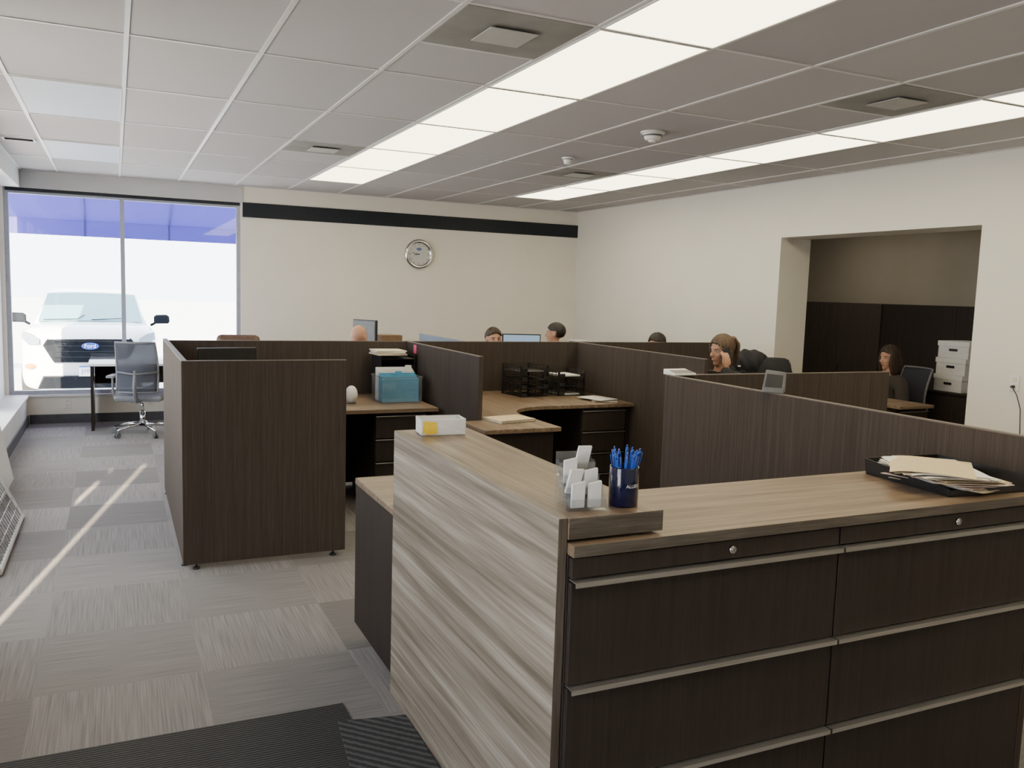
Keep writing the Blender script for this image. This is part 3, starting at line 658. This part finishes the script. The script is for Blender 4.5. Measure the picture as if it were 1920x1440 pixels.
b=B(); b.tube([(0,-.040,-.026),(.02,-.05,-.03),(.05,-.04,-.08),(.08,-.03,-.18),(.09,-.02,-.4),(.09,-.02,-.8),(.1,-.03,-1.04)],.0035,8); part(r,'cable',b,'black')

# ------------------------------------------------------------ window table, chair
r=root('side_table',(.45,10.2,0),0,'slim white-topped table with dark end panels under window','table')
o=(.45,10.2,0)
b=B(o); b.box(-.27,1.2,9.93,10.52,.69,.715); part(r,'tabletop',b,'white_plastic',.003)
for x0 in (-.25,1.15):
    b=B(o); b.box(x0,x0+.028,9.95,10.50,0,.69); part(r,'end_panel',b,'panelB',.002)
b=B(o); b.box(-.22,1.15,10.475,10.49,.45,.688); part(r,'modesty_panel',b,'panelB')
def office_chair(name,meshm,framem,seatm,basem,label,group=None):
    r=root(name,(0,0,0),0,label,'office chair',group)
    b=B(); b.box(-.235,.235,-.21,.24,.37,.435); part(r,'seat',b,seatm,.03)
    nx,nz=10,10; 
    def P(i,j):
        u=i/nx*2-1; v=j/nz; w=.215-.03*v**2-.02*(1-v)
        return Vector((u*w,-.255+.05*u*u-.06*v+.05*math.sin(v*math.pi),.47+.51*v))
    b=B(); b.sm=True; g=[[b.v(P(i,j)) for j in range(nz+1)] for i in range(nx+1)]
    for i in range(nx):
        for j in range(nz): b._f([g[i][j],g[i+1][j],g[i+1][j+1],g[i][j+1]])
    o=part(r,'backrest',b,meshm); sd=o.modifiers.new('S','SOLIDIFY'); sd.thickness=.006
    b=B(); pts=[P(0,j) for j in range(nz+1)]+[P(i,nz) for i in range(1,nx+1)]+[P(nx,j) for j in range(nz-1,-1,-1)]+[P(i,0) for i in range(nx-1,-1,-1)]
    b.tube(pts,.011,8); b.tube([(0,-.03,.36),(0,-.25,.38),(0,-.33,.52),(0,-.30,.70)],[.022,.022,.02,.014],10); b.tube([P(0,4)+Vector((0,-.01,0)),(0,-.315,.66),P(nx,4)+Vector((0,-.01,0))],.010,8)
    part(r,'back_frame',b,framem)
    for sx in (-1,1):
        b=B(); b.tube([(sx*.20,0,.37),(sx*.27,0,.38),(sx*.285,0,.45),(sx*.285,0,.60)],.013,8); b.box(sx*.285-.035,sx*.285+.035,-.12,.13,.60,.625); part(r,'armrest',b,framem,.006)
    b=B(); b.cyl((0,0,.09),(0,0,.24),.028,.028,20); b.cyl((0,0,.24),(0,0,.37),.017,.017,16); b.box(-.09,.09,-.1,.1,.345,.37); part(r,'gas_column',b,basem)
    b=B()
    for k in range(5):
        a=2*math.pi*k/5+.3; b.tube([(0,0,.115),(.15*math.cos(a),.15*math.sin(a),.105),(.31*math.cos(a),.31*math.sin(a),.075)],[.022,.018,.012],8)
    part(r,'star_base',b,basem)
    for k in range(5):
        a=2*math.pi*k/5+.3; c=Vector((.31*math.cos(a),.31*math.sin(a),.03)); t=Vector((-math.sin(a),math.cos(a),0))
        b=B(); b.cyl(c-t*.022,c-t*.006,.029,.029,18); b.cyl(c+t*.006,c+t*.022,.029,.029,18); b.cyl(c-t*.006,c+t*.006,.012,.012,10); b.cyl(c,c+Vector((0,0,.05)),.006,.006,8); part(r,'caster',b,'grey_plastic',.002)
    return r
CH=office_chair('office_chair','mesh_grey','frame_grey','seat_grey','chrome','grey mesh-back task chair with silver base at the window table')
CH.location=(.24,9.62,0); CH.rotation_euler=(0,0,math.radians(-14))
CB=office_chair('office_chair','cloth_black','black','cloth_black','black','black office chair behind the partition','occupied black office chairs')
CHAIRS=[]
r=root('leather_armchair',(.98,8.15,0),math.radians(165),'brown leather armchair behind the partition','chair')
b=B(); b.box(-.25,.25,-.22,.25,.36,.47); part(r,'seat',b,'leather',.04)
b=B(); b.rbox((0,-.27,.79),(.40,.11,.66),Matrix.Rotation(math.radians(6),3,'X')); part(r,'backrest',b,'leather',.045)
b=B(); b.cyl((0,0,.06),(0,0,.36),.03); [b.tube([(0,0,.09),(.3*math.cos(a),.3*math.sin(a),.03)],.02,8) for a in [k*2*math.pi/5 for k in range(5)]]; part(r,'base',b,'black')

# ------------------------------------------------------------ people
def skin_eval(V,E,R,rootv=0,sub=1):
    me=bpy.data.meshes.new('t'); me.from_pydata([tuple(v) for v in V],E,[]); ob=bpy.data.objects.new('t',me); COL.objects.link(ob)
    ob.modifiers.new('k','SKIN'); sv=me.skin_vertices[0].data
    for i,r in enumerate(R):
        sv[i].radius=(r if isinstance(r,tuple) else (r,r)); sv[i].use_root=(i==rootv)
    s=ob.modifiers.new('s','SUBSURF'); s.levels=sub
    bpy.context.view_layer.update()
    m=bpy.data.meshes.new_from_object(ob.evaluated_get(bpy.context.evaluated_depsgraph_get()))
    bpy.data.objects.remove(ob); return m
def remesh(bm,vox,smooth=3):
    me=bpy.data.meshes.new('t'); bm.to_mesh(me); bm.free(); ob=bpy.data.objects.new('t',me); COL.objects.link(ob)
    r=ob.modifiers.new('r','REMESH'); r.mode='VOXEL'; r.voxel_size=vox
    if smooth: s=ob.modifiers.new('s','SMOOTH'); s.factor=.5; s.iterations=smooth
    bpy.context.view_layer.update()
    m=bpy.data.meshes.new_from_object(ob.evaluated_get(bpy.context.evaluated_depsgraph_get())); bpy.data.objects.remove(ob)
    for p in m.polygons: p.use_smooth=True
    return m
def person(label,Hc,face,lean,arms,hair,hairmat,shirt,yaw=0,pitch=0,vox=.009,female=False):
    hx,hy,hz=Hc; f=Vector((math.cos(face),math.sin(face),0)); l=lean
    loc=(hx-f.x*l,hy-f.y*l,0); rot=face-math.pi/2
    sw=.165 if female else .185; k=.9 if female else 1
    HC=Vector((0,l,hz)); HM=Euler((pitch,0,yaw),'XYZ').to_matrix()
    sh=hz-.235
    V=[(0,0,.53),(0,.02+l*.15,.66),(0,l*.5,(.66+sh)/2+.03),(0,l*.75,sh-.01),(0,l*.86,hz-.15),(0,l*.97,hz-.06)]
    R=[(.15*k,.12*k),(.13*k,.10*k),(.145*k,.105*k),(.12*k,.085*k),.058*k,.055*k]
    E=[(0,1),(1,2),(2,3),(3,4),(4,5)]
    arm_idx={}
    for s,sx in (('L',-1),('R',1)):
        a=arms[s]; i=len(V)
        V+= [(sx*sw,l*.72,sh)]; R+=[.056*k]
        if a=='desk': el=(sx*.25,l*.6+.12,sh-.26); wr=(sx*.15,l*.6+.36,.80)
        elif a=='lap': el=(sx*.25,l*.5+.06,sh-.27); wr=(sx*.10,l*.4+.24,.645)
        else: el=(sx*.26,l+.17,hz-.33); wr=(sx*.125,l+.06,hz-.125)
        V+=[el,wr]; R+=[.043*k,.028*k]; E+=[(3,i),(i,i+1),(i+1,i+2)]; arm_idx[s]=(Vector(el),Vector(wr),a,sx)
    for sx in (-1,1):
        i=len(V); V+=[(sx*.09,.04,.51),(sx*.13,.42,.51),(sx*.13,.40,.10),(sx*.14,.53,.04)]; R+=[.085*k,.06*k,.04*k,.035]; E+=[(0,i),(i,i+1),(i+1,i+2),(i+2,i+3)]
    body=skin_eval(V,E,R)
    bm=bmesh.new(); bm.from_mesh(body)
    hb=B(); T=lambda p:HC+HM@Vector(p)
    hb.ball(T((0,-.012,.022)),(.073,.092,.09),HM); hb.ball(T((0,.018,-.035)),(.056,.070,.083),HM); hb.ball(T((0,.060,-.095)),(.026,.024,.022),HM)
    hb.ball(T((0,.020,-.07)),(.050,.05,.045),HM); hb.ball(T((0,.070,.022)),(.042,.015,.012),HM)
    hb.tube([T((0,.084,.012)),T((0,.098,-.014)),T((0,.106,-.028)),T((0,.090,-.036))],[.007,.009,.013,.011],8)
    hb.ball(T((0,.080,-.062)),(.022,.012,.010),HM)
    for sx in (-1,1): hb.ball(T((sx*.076,-.008,-.012)),(.010,.020,.031),HM); hb.ball(T((sx*.036,.062,-.03)),(.020,.016,.018),HM)
    for s in arm_idx:
        el,wr,a,sx=arm_idx[s]; d=(wr-el).normalized()
        if a=='phone': d=Vector((sx*-.10,.0,1)).normalized(); pn=Vector((-sx,.0,0.1)).normalized(); cu=.5
        else: d=Vector((-sx*.25,1,-.05)).normalized(); pn=Vector((0,0,-1)); cu=.25
        side=d.cross(pn).normalized(); M=Matrix((side,d,pn)).transposed()
        hb.ball(wr+d*.045,(.040,.052,.016),M)
        for i,L in enumerate((.062,.072,.068,.052)):
            p=wr+d*.08+side*((i-1.5)*.019); pts=[p-d*.025,p]; dd=d.copy()
            ax=d.cross(pn).normalized()
            for sgl in (.45,.32,.23):
                dd=(Matrix.Rotation(cu,3,ax)@dd); p=p+dd*L*sgl*1.05; pts.append(p)
            hb.tube(pts,[.0095,.0095,.009,.0085,.007],8)
        tsd=side*(-1 if side.y*1>=0 and a=='phone' else (1 if side.x*sx<0 else -1))
        p=wr+d*.02+tsd*.028; hb.tube([p,p+(d*.6+tsd*.6+pn*.3)*.03,p+(d*.9+tsd*.5+pn*.4)*.055],[.013,.011,.008],8)
    hm=hb.mesh('h'); bm.from_mesh(hm)
    body=remesh(bm,vox)
    ob=addobj('person',body,'skin',None,loc,rot); tag(ob,label,'person')
    Rs=[( (r[0]+.014,r[1]+.014) if isinstance(r,tuple) else r+.013) for r in R]
    V2=[Vector(v) for v in V[:4]]; V2.append(Vector(V[4])-Vector((0,0,.02))); R2=Rs[:4]+[.068*k]
    E2=[(0,1),(1,2),(2,3),(3,4)]
    for s,i in (('L',6),('R',9)):
        j=len(V2); a,bb,c=Vector(V[i]),Vector(V[i+1]),Vector(V[i+2]); c=bb.lerp(c,1.0)
        V2+=[a,bb,c]; R2+=[Rs[i]+.012,Rs[i+1]+.014,.047]; E2+=[(3,j),(j,j+1),(j+1,j+2)]
    sm=skin_eval(V2,E2,R2,0,2)
    for p in sm.polygons: p.use_smooth=True
    part(ob,'shirt',sm,shirt)
    V3=[Vector((0,0,.55))]; R3=[(.165*k,.135*k)]; E3=[]
    for sx in (-1,1):
        i=len(V3); V3+=[Vector((sx*.09,.04,.512)),Vector((sx*.13,.43,.512)),Vector((sx*.13,.40,.12))]; R3+=[.10*k,.075*k,.06]; E3+=[(0,i),(i,i+1),(i+1,i+2)]
    tm=skin_eval(V3,E3,R3,0,2)
    for p in tm.polygons: p.use_smooth=True
    part(ob,'trousers',tm,'denim')
    for sx in (-1,1):
        b=B(); b.ball((sx*.135,.46,.045),(.045,.13,.045)); part(ob,'shoe',b,'black')
    for sx in (-1,1):
        b=B(); b.ball(T((sx*.030,.0695,.001)),(.013,.009,.006),HM,12,8); e=part(ob,'eye',b,'eyew'); b=B(); b.ball(T((sx*.030,.0765,.001)),(.006,.003,.0055),HM,10,6); part(e,'iris',b,'iris')
        b=B(); b.tube([T((sx*.016,.085,.019)),T((sx*.032,.082,.023)),T((sx*.046,.071,.018))],.0022,6); part(ob,'eyebrow',b,hairmat)
    b=B(); b.ball(T((0,.0875,-.062)),(.018,.006,.006),HM,12,8); part(ob,'lips',b,'lip')
    c0=Vector((0,-.016,.028))
    def hf(p):
        q=p+c0; a=math.atan2(p.x,-p.y); rr=1+.018*math.sin(a*31+p.z*60)+.015*math.sin(a*9+p.z*25)+.01*math.sin(a*57)
        hl=.066-6.5*q.x*q.x+.004*math.sin(q.x*300)
        face_r=(q.y>.040 and q.z<hl) ; ear=(abs(q.x)>.05 and q.y>-.03 and q.z<.03 and not female)
        if face_r or ear: rr=.72
        elif q.z<-.055 and hair=='short': rr=.80
        elif q.z<-.04 and hair=='short': rr=.93
        return p*rr
    if hair!='bald':
        b=B(); b.ball(HC+HM@c0,(.084,.105,.094) if hair!='ponytail' else (.085,.107,.096),HM,96,56,hf)
        if hair=='long':
            b.ball(T((0,-.065,-.07)),(.085,.055,.16),HM,64,32,lambda p:p*(1+.035*math.sin(math.atan2(p.y,p.x)*26+p.z*20)))
            for sx in (-1,1): b.ball(T((sx*.070,.012,-.07)),(.026,.050,.14),HM,40,20,lambda p:p*(1+.06*math.sin(math.atan2(p.y,p.x)*14)))
        if hair=='ponytail':
            b.ball(T((0,-.085,.070)),(.030,.030,.030),HM,40,24,lambda p:p*(1+.05*math.sin(p.x*220)*math.cos(p.z*160)))
            for q in range(5):
                ox=(q-2)*.010; b.tube([T((ox*.6,-.09,.075)),T((ox,-.125,.08-abs(ox)*.4)),T((ox*1.5,-.15-.006*(q%2),.02)),T((ox*1.3,-.145,-.07)),T((ox*.8,-.13,-.12-.012*(q%3)))],[.014,.017,.017,.013,.004],8)
            b.ball(T((0,-.030,-.040)),(.068,.062,.055),HM,48,24,lambda p:p*(1+.04*math.sin(math.atan2(p.y,p.x)*22)))
            for sx in (-1,1): b.tube([T((sx*.055,.06,.05)),T((sx*.073,.05,.0)),T((sx*.070,.045,-.06))],[.008,.006,.003],6)
        part(ob,'hair',b,hairmat)
    CHAIRS.append((loc,rot)); return ob,T
rad=math.radians
person('seated bald man behind the partition facing a monitor',(2.10,7.95,1.135),rad(55),.20,{'L':'desk','R':'desk'},'bald','hair_brown','cloth_blue',yaw=rad(-10))
person('seated man with short brown hair behind the partition',(3.45,7.85,1.125),rad(265),.08,{'L':'lap','R':'lap'},'short','hair_brown','cloth_blue')
person('seated man with dark hair and black jacket at monitor',(4.38,8.30,1.165),rad(140),.16,{'L':'desk','R':'desk'},'short','hair_dark','cloth_black')
person('seated dark-haired person looking down behind the partition',(5.0,7.25,1.115),rad(200),.10,{'L':'lap','R':'lap'},'short','hair_dark','cloth_black',pitch=rad(-12))
PF=185
w,T=person('seated woman in black with tied-up hair holding phone to ear',(4.26,5.30,1.205),rad(PF),.14,{'L':'phone','R':'lap'},'ponytail','hair_blond','cloth_black',vox=.007,female=True,pitch=rad(-8))
person('seated woman with long brown hair in brown-grey sweater',(6.84,5.97,1.085),rad(172),.10,{'L':'lap','R':'lap'},'long','hair_brown','cloth_grey',female=True,yaw=rad(6),pitch=rad(-8))
b=B(); b.box(-.004,.004,-.035,.035,-.07,.07)
r=tag(addobj('mobile_phone',b.mesh('mp'),'black',None,(0,0,0),0,.003),'black mobile phone held to the ear of seated woman','phone')
f=rad(PF)-math.pi/2; M=Matrix.Rotation(f,3,'Z'); wl=Vector(w.location)
r.location=wl+M@Vector((-.098,.14+.02,1.165)); r.rotation_euler=(rad(-18),rad(4),f)
for i,(loc,rot) in enumerate(CHAIRS):
    if i==0: CB.location=loc; CB.rotation_euler=(0,0,rot)
    elif i==5: copy_thing(CH,loc,rot,'light grey mesh-back office chair in the next room')
    else: copy_thing(CB,loc,rot)
JX,JY,JR=5.36,6.08,rad(-40)
c=copy_thing(CB,(JX,JY,0),JR,'black office chair with a jacket over its back')
r=root('winter_jacket',(JX,JY,0),JR,'black hooded winter jacket draped over an office chair back','jacket')
b=B(); b.sm=True
def jr(z,w,d,yo,xo=0):
    return [(xo+w*math.cos(t)*(1+.05*math.sin(5*t+z*30)),-.28+yo+d*math.sin(t)*(1+.08*math.sin(4*t+z*25)),z) for t in [2*math.pi*i/32 for i in range(32)]]
b.loft([jr(.55,.26,.075,0),jr(.7,.27,.085,-.01),jr(.9,.27,.09,-.03),jr(1.0,.255,.09,-.03),jr(1.05,.21,.08,-.02,.02),jr(1.085,.15,.065,-.01,.06),jr(1.10,.09,.05,-.01,.09)]); part(r,'jacket_shell',b,'cloth_black')
b=B(); b.ball((-.10,-.30,1.04),(.15,.11,.125),None,48,32,lambda p:p*(1+.08*math.sin(p.x*32+1)*math.cos(p.z*28)+.05*math.sin(p.y*70+p.x*45)+.05*math.sin(p.x*75+p.z*50))); part(r,'hood',b,'cloth_black')
b=B(); b.box(-.012,.012,-.001,.001,-.006,.006); part(r,'jacket_label',b,'paper',loc=(-.20,-.400,1.02))

# ------------------------------------------------------------ annex contents
desk([(5.95,5.04),(6.36,5.04),(6.36,6.45),(5.95,6.45)],'light walnut desk standing in the wall opening',[(5.97,5.995,5.10,6.4,0,.722)],'topX')
pedestal(6.0,6.34,5.08,5.7,.715,3,'dark drawer pedestal under the desk in the opening')
for (a,c,l,m) in ((7.12,8.4,'tall dark brown cabinet against tan wall','panel'),(5.2,7.1,'very dark storage cabinet behind stacked file boxes','drawer')):
    cy=(a+c)/2; r=root('storage_cabinet',(8.1,cy,0),0,l,'cabinet'); o=(8.1,cy,0)
    b=B(o); b.box(8.0,8.29,a,c,.0,1.6); part(r,'body',b,m,.003)
    n=2
    for i in range(n):
        ya=a+(c-a)*i/n; yb=a+(c-a)*(i+1)/n; b=B(o); b.box(7.98,7.998,ya+.002,yb-.002,.05,1.59); d=part(r,'door',b,m,.001)
        b=B(o); b.box(7.968,7.98,yb-.05,yb-.042,.75,.85); part(d,'handle',b,'black',.002)
r=root('credenza',(7.6,5.7,0),0,'low dark credenza carrying stacked file boxes','cabinet')
b=B((7.6,5.7,0)); b.box(7.3,7.9,5.0,6.15,.74,.765); part(r,'credenza_top',b,'panelB',.002)
b=B((7.6,5.7,0)); b.box(7.32,7.88,5.02,6.13,.0,.74); part(r,'body',b,'drawer',.002)
for i in range(3):
    r=root('file_box',(7.58+.008*i,5.72,.7655+i*.165),rad(-3+3*i),'white cardboard file storage box with lid','box','stacked file boxes'); 
    b=B(); b.box(-.19,.19,-.16,.16,0,.125); part(r,'box_body',b,'paper',.002)
    b=B(); b.box(-.197,.197,-.167,.167,.115,.163); part(r,'lid',b,'white_plastic',.002)
    b=B(); b.box(-.192,-.1905,-.045,.045,.065,.09); part(r,'hand_hole',b,'black')

# ------------------------------------------------------------ wire rack by the window bench
r=root('wire_display_rack',(-.70,5.75,0),0,'leaning white-framed wire grid panel by window bench','display rack')
o=(-.70,5.75,0)
def W(u,v):
    return Vector((-.585-.30*v,5.15+1.25*u,.02+.62*v))
b=B(o); b.tube([W(0,0),W(1,0),W(1,1),W(0,1),W(0,0)],.014,8); part(r,'frame',b,'white_plastic')
b=B(o)
for i in range(1,19): b.tube([W(i/19,0),W(i/19,1)],.0028,6)
for i in range(1,10): b.tube([W(0,i/10),W(1,i/10)],.0028,6)
part(r,'wire_grid',b,'alu')
b=B(o); 
for u in (.03,.97): b.tube([W(u,.95),(-.84,W(u,0).y,.34)],.008,6)
part(r,'support_leg',b,'frame')
r=root('sample_board',(-.80,7.2,0),0,'white sample board leaning against the window bench','board')
b=B(); b.hexa([(.02,-.5,0),(.045,-.5,0),(.045,.5,0),(.02,.5,0),(-.07,-.5,.48),(-.045,-.5,.48),(-.045,.5,.48),(-.07,.5,.48)]); part(r,'board',b,'white_plastic',.004)

# ------------------------------------------------------------ outside
GZ=-.25
b=B(); b.box(-40,40,YB+.25,90,GZ-.1,GZ); b.box(-40,-1.35,-20,YB+.25,GZ-.1,GZ); struct('floor_outside',b,'pave')
r=root('window_awning',(.1,10.86,2.9),0,'blue canvas awning outside the window','awning'); o=(.1,10.86,2.9)
b=B(o); b.hexa([(-4.2,10.86,2.93),(4.4,10.86,2.93),(4.4,12.2,2.33),(-4.2,12.2,2.33),(-4.2,10.86,2.94),(4.4,10.86,2.94),(4.4,12.2,2.34),(-4.2,12.2,2.34)]); part(r,'canopy',b,'awning')
b=B(o); b.box(-4.2,4.4,12.195,12.205,2.135,2.335); part(r,'valance',b,'awning',label='hanging front edge')
for x in (-1.35,-.33,.66,1.7):
    b=B(o); b.tube([(x,10.87,2.905),(x,12.17,2.325)],.012,8); b.box(x-.012,x+.012,12.188,12.194,2.137,2.33); part(r,'rib',b,'awnrib')
r=root('car',(-.34,13.9,GZ),0,'white compact SUV parked nose-in outside the window','car')
def ring(y,w,z0,z1,n=5,k=36,taper=0,yc=0):
    pts=[]
    for i in range(k):
        t=2*math.pi*i/k; c,s=math.cos(t),math.sin(t)
        x=w*math.copysign(abs(c)**(2/n),c); z=math.copysign(abs(s)**(2/n),s); zz=(z0+z1)/2+(z1-z0)/2*z
        x*=1-taper*max(0,(z+1)/2); yy=y+yc*(abs(x)/max(w,.01))**2
        pts.append((x,yy,zz))
    return pts
b=B(); b.sm=True
b.loft([ring(0.0,.74,.28,.98,8,yc=.10),ring(.02,.84,.24,1.08,8,yc=.11),ring(.10,.89,.22,1.14,7,yc=.09),ring(.40,.92,.21,1.17,6,yc=.04),ring(1.1,.93,.20,1.20,5),ring(2.5,.925,.20,1.18,5),ring(4.2,.915,.22,1.16,5),ring(4.5,.85,.35,1.1,5)])
b.loft([ring(1.05,.80,1.08,1.18,6),ring(1.35,.78,1.08,1.38,6,taper=.06),ring(1.78,.775,1.08,1.62,6,taper=.13),ring(2.3,.77,1.08,1.70,6,taper=.15),ring(3.6,.76,1.08,1.68,6,taper=.16),ring(4.4,.74,1.05,1.25,6,taper=.1)])
part(r,'body',b,'carpaint')
def patch(fn,nx,ny):
    b=B(); b.sm=True; g=[[b.v(fn(i/nx*2-1,j/ny)) for j in range(ny+1)] for i in range(nx+1)]
    for i in range(nx):
        for j in range(ny): b._f([g[i][j],g[i+1][j],g[i+1][j+1],g[i][j+1]])
    return b
part(r,'windshield',patch(lambda u,v:(u*(.735-.10*v),.98+.70*v+.05*u*u*(1-v)-.02,1.205+.425*v-.02*u*u),14,8),'carglass'); 
b=B(); b.tube([(-.66,.99,1.215),(-.2,.98,1.23),(-.1,1.08,1.29)],.006,6); b.tube([(.0,.98,1.22),(.5,1.01,1.25)],.006,6); part(r,'wiper',b,'carblack')
b=B(); hexg=[(-.56,1.0),(.56,1.0),(.63,.88),(.48,.63),(-.48,.63),(-.63,.88)]
gy0=lambda x,z:.09*(x/.6)**2+(z-.8)*.10
b.loft([[(x,.02+gy0(x,z),z) for x,z in hexg],[(x*.97,-.045+gy0(x,z),.83+(z-.83)*.95) for x,z in hexg]]); part(r,'grille',b,'carblack')
for z in (.95,.88,.80,.72):
    b=B(); b.tube([(x,-.052+gy0(x,z),z) for x in [-.47+i*.094 for i in range(11)]],.005,6); part(r,'grille_bar',b,'cargrey')
b=B(); b.cyl((0,-.045,.88),(0,-.068,.88),1,1,40)
for v in b.bm.verts: v.co.x*=.115; v.co.z=.88+(v.co.z-.88)*.050
part(r,'emblem',b,'oval'); part(r,'emblem_lettering',textmesh('Ford',.082,.001),'paper',loc=(0,-.070,.88),rot=RX)
for sx in (-1,1):
    b=B(); pts=[(.66,.90),(.66,.98),(.76,1.05),(.88,1.08),(.89,.98),(.80,.89)]
    b.loft([[(sx*x,.08+.22*((x-.55)/.3)**2*.5,z) for x,z in pts],[(sx*(x*.995),.0+.22*((x-.55)/.3)**2*.5,z) for x,z in pts]]); part(r,'headlight',b,'lamp')
    b=B(); b.ball((sx*.78,.07,.58),(.07,.05,.04)); part(r,'fog_lamp',b,'amber' if sx<0 else 'lamp')
    b=B(); b.loft([[(sx*(1.03+dx*s_),yy,1.235+dz*s_) for dx,dz in ((-.12,-.06),(-.08,-.075),(.10,-.07),(.12,-.03),(.11,.05),(.07,.075),(-.08,.07),(-.12,.04))] for yy,s_ in ((1.15,.75),(1.17,1.0),(1.25,1.0),(1.28,.8))]); b.tube([(sx*.86,1.25,1.13),(sx*.96,1.23,1.19)],.022,8); part(r,'mirror',b,'carblack',.01)
b=B(); b.loft([[(-.70,.09,.25),(.70,.09,.25),(.62,.05,.44),(-.62,.05,.44)],[(-.68,-.03,.26),(.68,-.03,.26),(.60,-.04,.43),(-.60,-.04,.43)]]); part(r,'lower_grille',b,'carblack')
for sx in (-1,1):
    for y in (.85,3.6):
        b=B(); b.cyl((sx*.73,y,.34),(sx*.935,y,.34),.34,.34,36); p=part(r,'wheel',b,'tyre',.02); b=B(); b.cyl((sx*.93,y,.34),(sx*.945,y,.34),.22,.2,30); part(p,'rim',b,'alu')
pl=B(); pl.box(-.155,.155,-.062,-.048,.44,.60); p=part(r,'license_plate',pl,'paper',label='white plate with blue characters')
pb=B(); pb.box(-.15,.15,-.0635,-.0625,.57,.595); part(p,'plate_band',pb,'plateblue')
part(p,'plate_number',textmesh('J10503',.085,.001),'plateblue',loc=(0,-.064,.515),rot=RX)

# ------------------------------------------------------------ lights, world, camera
w=bpy.data.worlds.new('sky'); S.world=w; w.use_nodes=True
bg=w.node_tree.nodes['Background']; bg.inputs[0].default_value=(.90,.94,1.0,1); bg.inputs[1].default_value=9.0
sl=bpy.data.lights.new('sun','SUN'); sl.energy=70; sl.angle=.007; sl.color=(1,.80,.55)
so=bpy.data.objects.new('sun',sl); COL.objects.link(so); so.rotation_euler=Vector((.2,.98,-.305)).to_track_quat('-Z','Y').to_euler(); so.location=(-4,-6,6)
cd=bpy.data.cameras.new('camera'); cam=bpy.data.objects.new('camera',cd); COL.objects.link(cam)
cd.sensor_width=36; cd.lens=36*1597/1920; cd.clip_start=.05; cd.clip_end=300
A=Vector((-.4202,.1100,.9007)).normalized(); Bv=Vector((.9069,.01713,.4210)); Bv=(Bv-A*Bv.dot(A)).normalized(); Z=A.cross(Bv)
if Z.y<0: Z=-Z
right=Vector((Bv.x,A.x,Z.x)); up=Vector((Bv.y,A.y,Z.y)); fwd=Vector((Bv.z,A.z,Z.z))
m=Matrix(((right.x,up.x,-fwd.x,0),(right.y,up.y,-fwd.y,0),(right.z,up.z,-fwd.z,1.6),(0,0,0,1)))
cam.matrix_world=m; S.camera=cam
